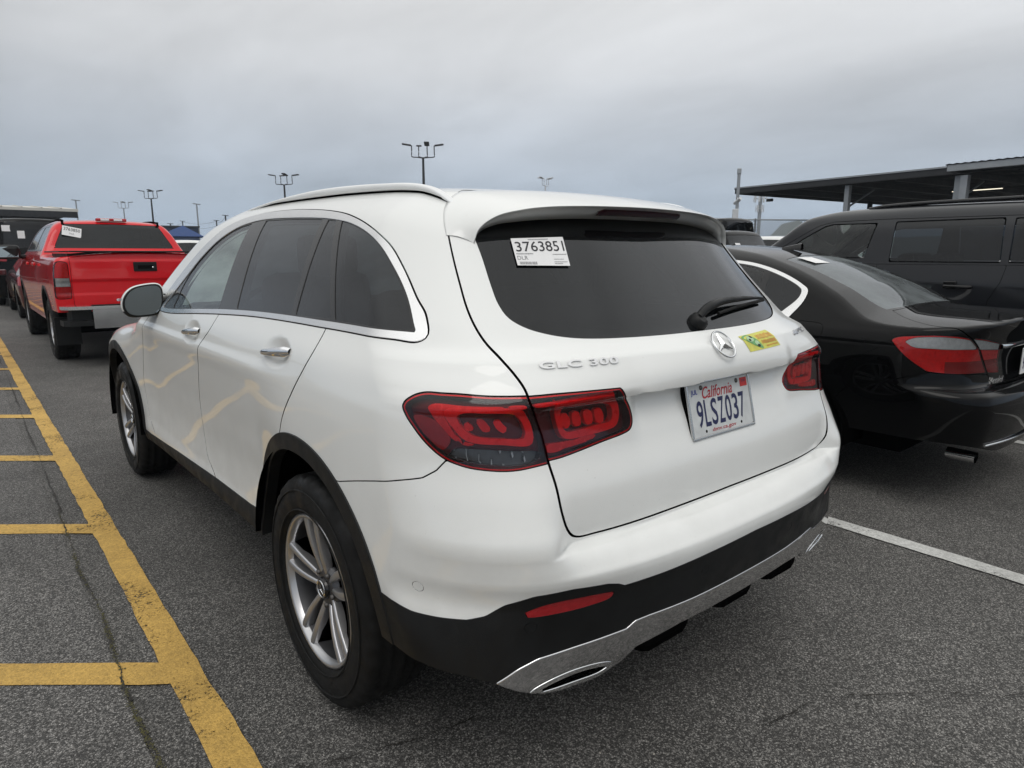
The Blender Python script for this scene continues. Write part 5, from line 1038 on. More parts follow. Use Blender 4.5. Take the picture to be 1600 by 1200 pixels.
def build_pickup():
    root = thing('red_pickup', 'bright red crew cab pickup truck parked ahead of the white SUV, chrome rear bumper', 'pickup truck', (PK_O[0], PK_O[1], 0))
    c = Carve(root, pickup_f, .3, 2.9, .92, (70, 150, 24, 230), .40, -.62, (.3, .9), red_paint); side = lambda V: V[:, 0] < -.4
    c.m = split(c.m, np.where(c.m.V[:, 1] < -.4, .70, .50)-c.m.V[:, 2])[0]; c.arches((0, 3.65), .50, .45, .045, plastic)
    P2 = [red_paint, gap_black]
    op = c.cut('XY', c.poly('XY', [(-.1, -1.045), (.80, -1.045), (.80, .50), (-.1, .50)], 'all'), 0, lambda V: V[:, 2] > 1.3)     # the open bed
    part('cargo_bed', cat(box((-.81, -.27, 1.10), (.02, 1.55, .62)), box((.81, -.27, 1.10), (.02, 1.55, .62)), box((0, -.27, .80), (1.62, 1.55, .03)), box((0, .51, 1.10), (1.62, .02, .62)), box((0, -1.05, 1.10), (1.62, .02, .62))), plastic, root)
    g = c.cut('XZ', c.poly('XZ', [(-.1, .745), (.800, .745), (.812, .80), (.812, 1.50), (-.1, 1.50)], 'all'), .003, lambda V: V[:, 1] < -1.03); gate = c.mid('tailgate', g, P2, 0, .03, .002, rimmat=1)
    lp = c.poly('AE', [(-.835, -1.11, 1.300), (-.93, -1.07, 1.310), (-.965, -1.02, 1.27), (-.985, -1.02, 1.10), (-.985, -1.03, .88), (-.965, -1.05, .865), (-.835, -1.11, .865)], (0, 6)); la = c.cut('AE', lp, .002)
    z1, rest = split(la, 1.115-la.V[:, 2]); z2, z3 = split(rest, 1.01-rest.V[:, 2])
    for f in (lambda q: q, lambda q: q.mirror()):
        e = part('tail_lamp', f(rim(z1.offset(.003), .03, 1, .002)), [lens_redbright, lamp_dark], root); part('lower_lens', f(rim(z3.offset(.003), .03, 1, .002)), [lens_red, lamp_dark], e); part('lamp_bowl', f(z1.offset(-.012)), lamp_red_hot, e); part('lamp_bowl', f(z3.offset(-.012)), lamp_red, e); part('reversing_lens', f(rim(z2.offset(.003), .02, 0)), lens_clear, e); part('reversing_bowl', f(z2.offset(-.02)), lamp_white, e)
    dlo = c.poly('YZ', [(.80, 1.44), (.86, 1.70), (.94, 1.80), (1.05, 1.83), (2.3, 1.825), (2.55, 1.78), (2.85, 1.62), (3.12, 1.44)], tuple(range(8))); win = c.cut('YZ', dlo, .002, side); core = win
    for nm, pl in (('rear_door_window', [(.88, 1.465), (.93, 1.70), (1.03, 1.785), (1.70, 1.795), (1.70, 1.465)]), ('front_door_window', [(1.80, 1.465), (1.80, 1.795), (2.28, 1.79), (2.50, 1.75), (2.80, 1.59), (2.98, 1.465)])):
        gl, core = c.cut('YZ', c.poly('YZ', pl, 'all'), 0, None, core); c.pair(nm, gl, side_glass, -.004, 0)
    c.pair('pillar_trim', core, gloss_black, -.001, .02)
    rw = c.cut('XZ', c.poly('XZ', [(-.1, 1.485), (.775, 1.485), (.69, 1.66), (.612, 1.825), (-.1, 1.838)], 'all'), .002, lambda V: (V[:, 1] < .95) & (V[:, 1] > .5)); rwo = c.mid('rear_window', rw, tint_glass, -.003, 0)
    ws = c.cut('XY', c.poly('XY', [(.62, 2.62), (0, 2.56), (-.1, 2.56), (-.1, 3.45), (0, 3.45), (.76, 3.30)], 'all'), .001, lambda V: V[:, 2] > 1.3); c.mid('windscreen', ws, side_glass, -.003, 0)
    doors = []
    for nm, pl in (('rear_door', [(.72, 1.45), (.72, 1.0), (.62, .90), (.60, .56), (1.72, .56), (1.75, 1.45)]), ('front_door', [(1.75, 1.45), (1.72, .56), (2.92, .56), (2.98, 1.45)])):
        d = c.cut('YZ', c.poly('YZ', pl, 'all'), .0022, side); doors.append(d); l, r_ = c.pair(nm, d, P2, 0, .03, .0015, rimmat=1); y0 = .95 if nm == 'rear_door' else 1.98
        for sg, pr in ((-1, l), (1, r_)): part('door_handle', box((sg*1.012, y0, 1.26), (.035, .20, .045), .015), red_paint, pr)
    c.finish(doors)
    # tailgate handle, creases, bed caps, bumper, lights
    part('tailgate_handle', cat(box((.0, -1.142, 1.245), (.27, .02, .118), .012)), plastic, gate); part('handle_recess', box((.0, -1.153, 1.24), (.17, .006, .045), .002), gap_black, gate); part('handle_lock', lathe([(-.004, .0001), (-.004, .010), (.004, .011)], 14, 'y', (.085, -1.154, 1.235)), chrome, gate)
    part('spoiler_lip', box((0, -1.11, 1.432), (1.62, .10, .022), .008), plastic, gate)
    for sg in (-1, 1):
        part('bed_rail_cap', cat(box((sg*.852, -.27, 1.430), (.11, 1.62, .018), .006)), plastic, root)
        part('roof_ditch', tube(catmull([(sg*.615, .80, 1.868), (sg*.60, 1.2, 1.895), (sg*.60, 2.3, 1.89), (sg*.61, 2.55, 1.85)], 6, False), .014, 8), gap_black, root); part('roof_seam', box((sg*.62, .83, 1.848), (.028, .02, .075), .004, rotm('X', -.45)), gap_black, root)
    b = [(-.98, -.95), (-.965, -1.16), (-.90, -1.255), (-.70, -1.285), (.70, -1.285), (.90, -1.255), (.965, -1.16), (.98, -.95), (.85, -.95), (.80, -1.12), (-.80, -1.12), (-.85, -.95)]
    bch = plain('bumper_chrome', (.80, .81, .82), rough=.16, metal=.9, var=.05); bo = part('rear_bumper', prism(b, .735, .775, 'xy'), bch, root); b2 = [(-.635, -1.12), (-.65, -1.275), (.65, -1.275), (.635, -1.12)]; part('bumper_face', prism(b2, .50, .733, 'xy'), bch, bo)
    part('bumper_step_pad', box((0, -1.20, .7815), (1.30, .12, .010), .003), plastic, bo)
    for sg in (-1, 1): part('bumper_corner_step', cat(prism([(sg*x, y) for x, y in ((.655, -1.10), (.655, -1.262), (.90, -1.235), (.955, -1.15), (.97, -.96), (.85, -.96))], .535, .60, 'xy'), prism([(sg*x, y) for x, y in ((.655, -1.08), (.655, -1.19), (.86, -1.16), (.90, -1.05))], .60, .733, 'xy')), plastic, bo)
    cl = part('high_brake_light', box((0, .845, 1.898), (.40, .07, .045), .012), plain('high_lamp_red', (.45, .01, .012), rough=.12, var=.15, nscale=40, coat=.5), root)
    for sg in (-1, 1): part('cargo_lamp', box((sg*.085, .812, 1.899), (.11, .015, .030), .004), lamp_white, cl)
    for sg in (-1, 1):
        e = part('door_mirror', cat(box((sg*1.20, 2.86, 1.43), (.36, .16, .23), .06), tube([(sg*1.08, 2.86, 1.36), (sg*.92, 2.88, 1.35)], .035, 10)), plastic, root); part('mirror_glass', xf(box((0, 0, 0), (.30, .006, .17), .002), rotm('Z', sg*-.10)@rotm('X', -.12), (sg*1.20, 2.782, 1.43)), mirror_glass, e)
    for y in (0, 3.65):
        for sg, r_ in ((-1, False), (1, True)): add_wheel(root, (sg*.845, y, .415), .415, .29, .235, .4, r_, hub='none')
    part('underbody', cat(box((0, 1.6, .52), (.9, 5.2, .16)), box((0, 0, .42), (1.5, .16, .16)), box((0, -1.0, .60), (1.2, .3, .14))), gap_black, root); part('mud_flap', cat(box((-.85, -.52, .42), (.28, .015, .36))), plastic, root)
    [part('seat', box((x, y, 1.25), (.55, .2, .75), .06, rotm('X', -.12)), interior, root) for x in (-.42, .42) for y in (1.0, 1.95)]; part('dashboard', box((0, 3.0, 1.30), (1.5, .4, .2), .06), interior, root)
    q = march(np.array([[-.53, .9, 1.71]]), np.array([[0, -1., 0]]), pickup_f)[0]; n = grad(pickup_f, q[None])[0]; xd = np.array([.97, 0, -.20]); yd = np.cross(n, xd); o3 = np.array([PK_O[0], PK_O[1], 0])
    t = thing('paper_tag', 'white paper tag 3763850 taped in the rear window of the red pickup', 'paper tag', tuple(q+o3)); part('sheet', sheet(.235, .15, (0, 0, 0), xd, yd, .012), paper, t); place_text(t, 'printed_number', '3763850', ink, yd/np.linalg.norm(yd)*.03, xd, yd, w=.20, h=.05, lift=.015)
    place_text(t, 'printed_code', 'DLR', ink_grey, -yd/np.linalg.norm(yd)*.035, xd, yd, w=.06, lift=.015)
    return root
red_pickup = build_pickup()
# ------------------------------------------------------------------ further cars of the lot
def far_spec(kind, H, hw, L):
    ro = .98; fo = L-ro
    if kind == 'sedan':
        wz = ([.15, .4, .7, .85, .95, 1.1, 1.3, 1.5, 1.7], [hw*.9, hw*.97, hw, hw*.99, hw*.96, hw*.85, hw*.72, hw*.58, hw*.4]); b = H-.42
        roof = ([-1.1, -.9, -.5, -.3, .2, .7, 1.2, 1.7, 2.4, 2.6, 3.3, fo+.05], [b, b+.03, b+.04, b+.07, b+.27, H-.03, H, H-.04, b+.02, b-.03, b-.12, b-.3]); rear = ([.15, .4, .7, .9, 1.05, 1.3], [ro-.1, ro, ro+.02, ro-.02, ro-.05, ro-.2])
    else:
        bz = .58*H+.12; van = kind == 'van'
        wz = ([.15, .4, .8, bz-.05, bz+.05, (bz+H)/2, H-.10, H+.1, H+.4], [hw*.92, hw*.98, hw, hw*.99, hw*.96, hw*(.94 if van else .88), hw*(.87 if van else .76), hw*.66, hw*.5])
        roof = ([-1.2, -.8, 0, 1.0, 1.5, 1.9, 2.5, 2.7, 3.2, fo+.05], [H-.05, H-.03, H, H, H-.02, H-.12, bz+.05, bz-.02, bz-.08, bz-.3])
        rear = ([.15, .4, .7, bz-.05, bz+.05, H-.1, H+.3], [ro-.05, ro+.02, ro+.02, ro, ro-.02, ro-(.12 if van else .30), ro-.45])
    return make_body(wz, ([-1.2, 0, 2.8, fo], [-.03, 0, 0, -.06]), rear, ([.1, 2.6], [.12, .12]), roof, ([.15, .5, .9, 1.5], [fo-.08, fo, fo-.02, fo-.1]), kc=.16, kt=.09, crown=.035, roofslope=([-1.2, 1.6, 1.9, 2.5, 2.7, 5], [1, 1, .8, .8, 1, 1]))
def far_car(name, label, kind, H, loc, paint, rz=0.0, hw=.93, L=4.75, rails=False, group=None, cat_='car', res=(46, 60, 16, 80), R=.35, clear=False, wb=2.8):
    root = thing(name, label, cat_, (loc[0], loc[1], 0), rz, group); f = far_spec(kind, H, hw, L); c = Carve(root, f, .3, 2.5, .8, res, .24, -.62, (.3, .8), paint); side = lambda V: V[:, 0] < -.35
    c.arches((0, wb), R+.06, R); sg_ = side_glass if clear else tint_glass
    if kind == 'sedan':
        b = H-.42; wl = [('rear_door_window', [(.12, b+.02), (.35, b+.20), (.75, H-.10), (1.1, H-.08), (1.12, b)]), ('front_door_window', [(1.2, b), (1.2, H-.08), (1.5, H-.11), (1.85, H-.25), (2.2, b)])]
        rw = [(-.1, .22), (.50, .18), (.58, -.30), (-.1, -.36)]; g = c.cut('XY', c.poly('XY', rw, 'all'), .002, lambda V: (V[:, 2] > b) & (V[:, 1] < .6)); lz = (.74, .92)
    else:
        bz = .58*H+.12; wl = [('quarter_window', [(-.62, bz+.05), (-.45, H-.17), (.10, H-.15), (.10, bz+.05)]), ('rear_door_window', [(.20, bz+.04), (.20, H-.15), (1.02, H-.14), (1.04, bz+.03)]), ('front_door_window', [(1.14, bz+.03), (1.12, H-.14), (1.55, H-.17), (1.85, H-.27), (2.35, bz+.03)])]
        rw = [(-.1, bz+.06), (.70, bz+.06), (.62, H-.12), (-.1, H-.10)]; g = c.cut('XZ', c.poly('XZ', rw, 'all'), .002, lambda V: V[:, 1] < -.3); lz = (bz-.30, bz-.02)
    c.mid('rear_window', g, tint_glass, -.003, 0)
    for nm, pl in wl: q = c.cut('YZ', c.poly('YZ', pl, 'all'), .004, side); c.pair(nm, q, side_glass if 'front' in nm else sg_, -.003, 0)
    w = c.cut('XY', c.poly('XY', [(.58, 1.78), (-.1, 1.70), (-.1, 2.50), (.66, 2.40)], 'all'), .002, lambda V: V[:, 2] > .58*H-.05); c.mid('windscreen', w, side_glass, -.003, 0)
    l = c.cut('AE', c.poly('AE', [(-hw*.98, -.62, lz[1]), (-hw*.62, -.95, lz[1]), (-hw*.66, -.95, lz[0]), (-hw*.98, -.66, lz[0])], 'all'), .002); c.pair('tail_lamp', l, reflector_red, .002, .02)
    c.finish()
    for y in (0, wb):
        for s in (-1, 1):
            e = bpy.data.objects.new('wheel', None); COL.objects.link(e); e.parent = root; e.location = (s*(hw-.13), y, R)
            t = lathe([(.10, R*.62), (.115, R*.85), (.09, R*.98), (0, R), (-.09, R*.98), (-.115, R*.85), (-.10, R*.62)], 40, 'x'); t = t.flip() if ((t.V*[0, 1, 1])*t.N).sum() < 0 else t; part('tyre', t, rubber, e)
            part('rim', cat(lathe([(s*.10, R*.64), (s*.085, R*.60), (s*.06, R*.2), (s*.075, .0001)], 30, 'x')), alloy, e)
    part('underbody', box((0, 1.3, .27), (hw*1.4, L-.6, .14)), gap_black, root); [part('seat', box((x, y, .58*H), (.5, .18, .32*H), .05), interior, root) for x in (-.4, .4) for y in (.15, 1.1)]
    for s in (-1, 1):
        part('door_mirror', box((s*(hw+.10), 2.02, .58*H+.12), (.20, .12, .14), .03), paint, root)
        if rails: part('roof_rail', tube(catmull([(s*.60, 1.35, H-.06), (s*.60, 1.2, H+.015), (s*.60, .3, H+.045), (s*.60, -.5, H+.01), (s*.60, -.62, H-.06)], 5, False), .022, 8), gloss_black, root)
    return root
def rear_paper(name, car, f_spec, x, z, w, h, label):
    q = march(np.array([[x, .2, z]]), np.array([[0, -1., 0]]), f_spec)[0]; n = grad(f_spec, q[None])[0]; yd = np.cross(n, [1., 0, 0]); o = part(name, sheet(w, h, q+np.array(car.location), (1., 0, 0), yd, .005), paper, None); return tag(o, label, 'paper tag')
far_car('maroon_sedan', 'dark red sedan mostly hidden ahead of the red pickup', 'sedan', 1.45, (.27, 16.4), maroon_paint)
van = far_car('black_van', 'tall black van at the left edge, rear window with two paper tags', 'van', 2.36, (.15, 21.4), black_paint, hw=1.02, L=5.2, R=.37, cat_='van')
vf = far_spec('van', 2.36, 1.02, 5.2); rear_paper('paper_tag', van, vf, -.58, 2.06, .20, .16, 'left paper tag in the rear window of the tall black van'); rear_paper('paper_tag', van, vf, -.28, 1.90, .16, .20, 'right paper tag in the rear window of the tall black van')
far_car('grey_suv', 'grey SUV with raised dark roof rails beside the red pickup', 'suv', 1.84, (3.27, 11.3), darkgrey_paint, rails=True, clear=True, hw=.95)
far_car('white_suv', 'far white SUV right of the red pickup, below the blue canopy', 'suv', 1.86, (4.55, 23.0), white_paint)
bsuv = far_car('black_suv', 'black SUV with paper tag in its rear window behind the black sedan', 'suv', 1.88, (10.45, 6.15), black_paint, hw=.96)
rear_paper('paper_tag', bsuv, far_spec('suv', 1.88, .96, 4.75), -.42, 1.53, .17, .20, 'white paper tag in the rear window of the far black SUV')
far_car('black_van', 'tall black van rising behind the far black SUV', 'van', 2.46, (16.0, 9.9), black_paint, hw=1.0, L=5.0, cat_='van')
far_car('white_suv', 'white SUV seen behind the boxy grey SUV through its front window', 'suv', 1.87, (14.9, 7.3), white_paint, rz=rad(-90), clear=True)
# ------------------------------------------------------------------ lot surroundings
steel = plain('galvanised_steel', (.34, .36, .38), rough=.5, metal=.6, var=.1, nscale=3); dark_steel = plain('dark_steel', (.02, .021, .024), rough=.6, var=.1); roof_dark = plain('dark_roofing', (.018, .019, .021), rough=.8, var=.25, nscale=1.2)
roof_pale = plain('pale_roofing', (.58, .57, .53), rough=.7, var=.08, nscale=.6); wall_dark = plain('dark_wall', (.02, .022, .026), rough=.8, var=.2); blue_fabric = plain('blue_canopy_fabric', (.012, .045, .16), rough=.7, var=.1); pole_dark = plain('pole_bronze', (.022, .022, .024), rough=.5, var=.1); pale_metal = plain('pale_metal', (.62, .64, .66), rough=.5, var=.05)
tube_light = plain('tube_light', (.9, .9, .8), rough=.4, var=0, emit=(1.0, .93, .72), estr=1.1)
def lamp_post(x, y, h, rz, label, k=1.0, mat=None):
    t = thing('lamp_post', label, 'lamp post', (x, y, 0), rz, 'lot lamp posts'); mat = mat or pole_dark
    part('pole', tube([(0, 0, 0), (0, 0, h*.5), (0, 0, h)], [.13*k, .11*k, .075*k], 12), mat, t); part('pole_base', lathe([(0, .26), (.55, .26), (.6, .22), (.6, .0001)], 16, 'z'), roof_pale, t)
    for i, (dx, dz) in enumerate(((-.75, .0), (-.28, .05), (.28, .05), (.75, .0))):
        d = np.sign(dx); br = tube(catmull([(0, 0, h-.05), (dx*.5, 0, h+.0), (dx-.0, 0, h+.05), (dx, 0, h+.30), (dx, 0, h+.75)], 4, False), .035*k, 8); part('lamp_arm', br, mat, t)
        hd = xf(box((0, 0, 0), (.62, .32, .09), .04), rotm('Y', -d*.14)); oy = 0 if i in (0, 3) else (.45 if i == 1 else -.45)
        if i in (1, 2): hd = xf(box((0, 0, 0), (.34, .75, .10), .04), rotm('X', .14*(1 if i == 1 else -1)))
        part('lamp_head', xf(hd, None, (dx+(d*.33 if i in (0, 3) else 0), oy, h+.80)), mat, t)
    return t
for (x, y, h, rz, lab, mt) in ((23.57, 37.77, 7.75, -0.62, 'nearest dark four-head lamp post, above the white SUV roof rail', None), (22.14, 58.61, 7.48, -0.75, 'dark four-head lamp post second nearest, above the front of the white SUV roof', None), (16.07, 81.25, 7.32, -0.80, 'dark four-head lamp post behind the red pickup cab', None), (18.19, 108.35, 7.73, -0.70, 'small pale far lamp post left of the one behind the pickup cab', steel), (51.08, 55.59, 8.97, 0.35, 'pale lamp post just clearing the middle of the white SUV roof', pale_metal)):
    lamp_post(x, y, h, rz, lab, 1.0, mt)
def mast(name, x, y, h, label, cat_, r=.09, arm=1.2, mat=None):
    t = thing(name, label, cat_, (x, y, 0), .75, None); part('pole', tube([(0, 0, 0), (0, 0, h)], [r*1.2, r*.8], 10), mat or steel, t); part('cross_arm', box((0, 0, h-.05), (arm, .12, .10), .02), mat or steel, t); return t
mast('street_lamp', 22.25, 86.96, 7.37, 'thin tall street lamp with flat head right of the red pickup', 'street lamp', .10, 1.5); mast('street_lamp', 10.57, 93.34, 7.61, 'thin grey street lamp behind the pale roof at the left', 'street lamp', .09, 1.3); mast('street_lamp', 9.01, 117.65, 7.71, 'tiny far street lamp above the pale roof, leftmost', 'street lamp', .09, 1.0)
poles = []
for i, (px, py, h, lab) in enumerate(((32.48, 144.19, 7.20, 'first utility pole right of the pickup cab'), (37.03, 153.38, 8.15, 'second utility pole right of the pickup cab'), (37.76, 132.46, 7.55, 'utility pole just left of the white SUV windscreen pillar, shorter one'), (33.46, 112.87, 7.50, 'utility pole nearest the white SUV windscreen pillar'))):
    t = mast('utility_pole', px, py, h, lab, 'utility pole', .14, 1.8, dark_steel); poles.append((t.location.x, t.location.y, h))
for i, (a, b) in enumerate(((0, 1), (1, 2), (2, 3))):
    for k, dz in enumerate((-.2, -1.1)):
        A = np.array(poles[a]); B = np.array(poles[b]); A[2] += dz; B[2] += dz; s = np.linspace(0, 1, 12); P = A+(B-A)*s[:, None]; P[:, 2] -= .5*np.sin(np.pi*s); o = part('power_line', tube(P, .02, 5, False), dark_steel, None); tag(o, '%s power line strung between the %s far utility poles' % (('upper', 'lower')[k], ('first and second', 'second and third', 'third and fourth')[i]), 'power line')
# long carport on the right
def carport():
    t = thing('carport', 'long dark flat-roofed carport on steel posts at the right', 'carport', (23.4, 14.0, 0), -.13); H = 4.02
    # corrugated deck: ribs run along x
    ys = np.linspace(0, -17.9, 180); g = np.array([[(x, y, H+(.05 if i % 2 else 0)) for x in (0, 13.5)] for i, y in enumerate(ys)]); d = grid_mesh(g); d = flat(d); part('roof_deck', cat(d, M3(d.V-[0, 0, .02], -d.N, d.T[:, ::-1])), roof_dark, t)
    part('edge_beam', box((.06, -9, H-.10), (.12, 17.9, .20), .01), dark_steel, t); part('edge_beam', box((13.4, -9, H-.12), (.14, 17.9, .26), .01), dark_steel, t); part('edge_beam', box((6.75, -.07, H-.11), (13.2, .12, .20), .01), dark_steel, t)
    for y in np.linspace(-1.2, -17, 10): part('purlin', box((6.75, y, H-.13), (13.0, .10, .18)), dark_steel, t)
    part('edge_flashing', box((-.02, -9, H+.03), (.03, 17.9, .05)), steel, t)
    for i, (x, y, m_) in enumerate(((.4, -4.7, steel), (.4, -8.3, steel), (.4, -12.0, steel), (8.6, -.8, dark_steel), (11.5, -6.0, dark_steel), (11.5, -9.0, dark_steel), (11.5, -12.0, dark_steel), (11.5, -3.0, dark_steel))):
        p = part('post', box((x, y, H/2-.1), (.17, .17, H-.22), .01), m_, t); part('base_plate', box((x, y, .03), (.45, .45, .05), .01), m_, p)
        if m_ is steel: part('brace', tube([(x, y, H-1.0), (x+1.6, y, H-.3)], .035, 8), m_, t)
    part('switch_box', box((8.35, -.8, 2.55), (.30, .26, 1.2), .02), dark_steel, t)
    for x, y in ((4.6, -7.0), (6.5, -10.6), (9.0, -9.3), (10.5, -12.6)):
        e = part('light_fixture', box((x, y, H-.30), (.16, 1.7, .07), .01), dark_steel, t); part('tube', box((x, y, H-.345), (.10, 1.6, .02)), tube_light, e)
    part('roof_camera', cat(box((2.2, -.1, H-.35), (.12, .28, .12), .02)), dark_steel, t)
    t2 = thing('carport', 'nearer carport section with pale steel edge beam at the right edge', 'carport', (21.5, 5.75, 0), -.13); H2 = 4.03; ys = np.linspace(0, -16, 150); g = np.array([[(x, y, H2+(.02 if i % 2 else 0)) for x in (0, .85)] for i, y in enumerate(ys)]); d = flat(grid_mesh(g)); part('roof_deck', cat(d, M3(d.V-[0, 0, .02], -d.N, d.T[:, ::-1])), roof_dark, t2)
    part('edge_beam', box((.08, -8, H2-.11), (.10, 15.9, .19), .01), steel, t2); part('edge_beam', box((.45, -.06, H2-.11), (.70, .12, .19), .01), dark_steel, t2)
    for y in (-.45, -7.5): p = part('post', box((.35, y, H2/2-.16), (.20, .20, H2-.32), .01), steel, t2); part('base_plate', box((.35, y, .03), (.45, .45, .05), .01), steel, p)
carport()
def camera_pole():
    x, y = 19.95, 11.65; t = thing('camera_pole', 'slim pole with security cameras at the left end of the carport', 'camera pole', (x, y, 0), .6); part('pole', tube([(0, 0, 0), (0, 0, 4.3)], .055, 10), steel, t); part('top_unit', box((0, 0, 4.25), (.14, .14, .20), .02), steel, t)
    part('cabinet', box((-.18, .05, 2.65), (.26, .2, .62), .02), pale_metal, t); part('cabinet', box((.18, .05, 2.6), (.12, .16, .5), .02), steel, t)
    for s in (-1, 1): e = part('camera_bracket', tube([(0, 0, 3.35), (s*.28, 0, 3.30)], .02, 6), pale_metal, t); part('camera_body', xf(cat(tube([(0, -.16, 0), (0, .16, 0)], .055, 10)), rotm('Z', s*1.0)@rotm('X', -.4), (s*.34, 0, 3.24)), pale_metal, e)
camera_pole()
def cell_tower():
    x, y = 100.20, 57.68; t = thing('cell_tower', 'far antenna mast with panel antennas beside the camera pole', 'antenna mast', (x, y, 0)); part('pole', tube([(0, 0, 0), (0, 0, 10.6)], .28, 10), steel, t)
    for z, r, n in ((10.2, 1.0, 9), (8.6, .6, 6)):
        part('ring_frame', lathe([(z-.04, r), (z+.04, r), (z+.04, r-.06), (z-.04, r-.06)], 24, 'z'), steel, t)
        for i in range(n): a = i*2*math.pi/n; part('panel_antenna', xf(box((r, 0, z), (.12, .26, 1.1), .03), rotm('Z', a)), pale_metal, t)
cell_tower()
def chain_fence():
    t = thing('chain_link_fence', 'chain link fence beyond the parked cars left of the carport', 'fence', (17.4, 21.0, 0), math.atan2(-9.0, 14.0)); Lf, Hf, sp = 17.0, 2.9, .13; V = []; T = []
    r = .008
    for k in np.arange(-Hf, Lf, sp):
        for sgn in (1, -1):
            a, b = (k, 0.), (k+Hf, Hf)
            if sgn < 0: a, b = (k+Hf, 0.), (k, Hf)
            p0 = np.array([a[0], 0, a[1]+.05]); p1 = np.array([b[0], .01*sgn, b[1]+.05])
            if p1[0] < p0[0]: p0, p1 = p1, p0
            if p1[0] <= 0 or p0[0] >= Lf: continue
            d = p1-p0; t0 = max(0, -p0[0]/d[0]); t1 = min(1, (Lf-p0[0])/d[0]); q0 = p0+d*t0; q1 = p0+d*t1; n = np.cross(d/np.linalg.norm(d), [0, 1, 0]); i = len(V)
            V += [q0+n*r, q0-n*r*.5+[0, r, 0], q0-n*r*.5-[0, r, 0], q1+n*r, q1-n*r*.5+[0, r, 0], q1-n*r*.5-[0, r, 0]]
            for e in range(3): T += [(i+e, i+(e+1) % 3, i+3+(e+1) % 3), (i+e, i+3+(e+1) % 3, i+3+e)]
    w = part('wire_mesh', with_normals(np.array(V), np.array(T)), steel, t); w['kind'] = 'stuff'
    for x in np.arange(0, Lf+.1, 2.8): part('fence_post', tube([(x, .04, 0), (x, .04, Hf+.1)], .045, 8), steel, t)
    part('rail', tube([(0, .04, Hf+.05), (Lf, .04, Hf+.05)], .028, 8), steel, t); part('rail', tube([(0, .04, Hf*.55), (Lf, .04, Hf*.55)], .028, 8), steel, t)
chain_fence()
def pale_roof_hall():
    t = thing('open_hall', 'long open-sided hall with pale roof and dark interior at the far left', 'building', (-22, 44, 0)); H = 3.78
    P = [(0, H), (13, H+.45), (26.5, H)]
    ys = [(0., H-.05), (.0, H+.10), (6, H+.50), (12, H+.10), (12., H-.05)]; g = np.array([[(x, y, z) for y, z in ys] for x in np.linspace(0, 26.3, 90)]); m = flat(grid_mesh(g)); m = m.flip() if m.N[:, 2].sum() < 0 else m; part('roof', m, roof_pale, t)
    for x in np.arange(.3, 26.3, .9): part('roof_rib', tube([(x, -.02, H+.12), (x, 6, H+.52), (x, 12, H+.12)], .03, 5, False), roof_pale, t)
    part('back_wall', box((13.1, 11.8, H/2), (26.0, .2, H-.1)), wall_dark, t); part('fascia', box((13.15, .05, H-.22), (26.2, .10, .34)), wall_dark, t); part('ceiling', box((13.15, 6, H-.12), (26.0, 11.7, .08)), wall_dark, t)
    for x in np.arange(.4, 26.2, 4.5): part('column', box((x, .25, H/2-.2), (.25, .25, H-.42), .01), dark_steel, t)
pale_roof_hall()
def blue_canopy():
    x, y = 13.12, 58.34; t = thing('blue_canopy', 'blue fabric canopy with peaked roof far right of the red pickup', 'canopy', (x, y, 0), -.25); w = 1.7
    V = np.array([(-w, -w, 2.75), (w, -w, 2.75), (w, w, 2.75), (-w, w, 2.75), (.2, 0, 3.65)]); m = flat(M3(V, V, [(0, 1, 4), (1, 2, 4), (2, 3, 4), (3, 0, 4)])); part('fabric_roof', cat(m, M3(m.V-[0, 0, .03], -m.N, m.T[:, ::-1])), blue_fabric, t)
    for sx in (-1, 1):
        for sy in (-1, 1): part('leg', tube([(sx*w*.96, sy*w*.96, 0), (sx*w*.96, sy*w*.96, 2.75)], .05, 8), dark_steel, t)
    x, y = 19.12, 85.69; t = thing('site_office', 'low dark blue site building behind the blue canopy', 'building', (x, y, 0), -.2); part('wall', box((0, 0, 2.2), (5, 4, 4.4)), plain('navy_wall', (.02, .035, .08), rough=.7, var=.1), t); part('roof', box((-.0, 0, 4.48), (5.4, 4.4, .14)), dark_steel, t); part('window', box((-1.4, -2.02, 3.6), (1.4, .05, .8)), pale_metal, t)
blue_canopy()
# distant hills
def hills():
    hz = plain('hill_scrub', (.055, .065, .05), rough=.9, var=.3, nscale=.01); rows = []; n = 120
    for i, a in enumerate(np.linspace(rad(-30), rad(115), n)):
        r = 720; hgt = 3+27*math.exp(-((a-rad(62.0))/rad(1.6))**2)+14*math.exp(-((a-rad(66))/rad(3.5))**2)+12*math.exp(-((a-rad(76))/rad(7))**2)+4*math.sin(a*9)**2+1.5*math.sin(a*31); rows.append([(CAM_P[0]+(r-90)*math.sin(a), CAM_P[1]+(r-90)*math.cos(a), -1.0), (CAM_P[0]+(r-40)*math.sin(a), CAM_P[1]+(r-40)*math.cos(a), hgt*.6), (CAM_P[0]+r*math.sin(a), CAM_P[1]+r*math.cos(a), hgt+random.uniform(-.6, .6)), (CAM_P[0]+(r+100)*math.sin(a), CAM_P[1]+(r+100)*math.cos(a), -1.0)])
    m = grid_mesh(np.array(rows)); m = m.flip() if m.N[:, 2].mean() < 0 else m; structure(part('hills', m, hz, None), 'low hazy hills on the horizon')
hills()
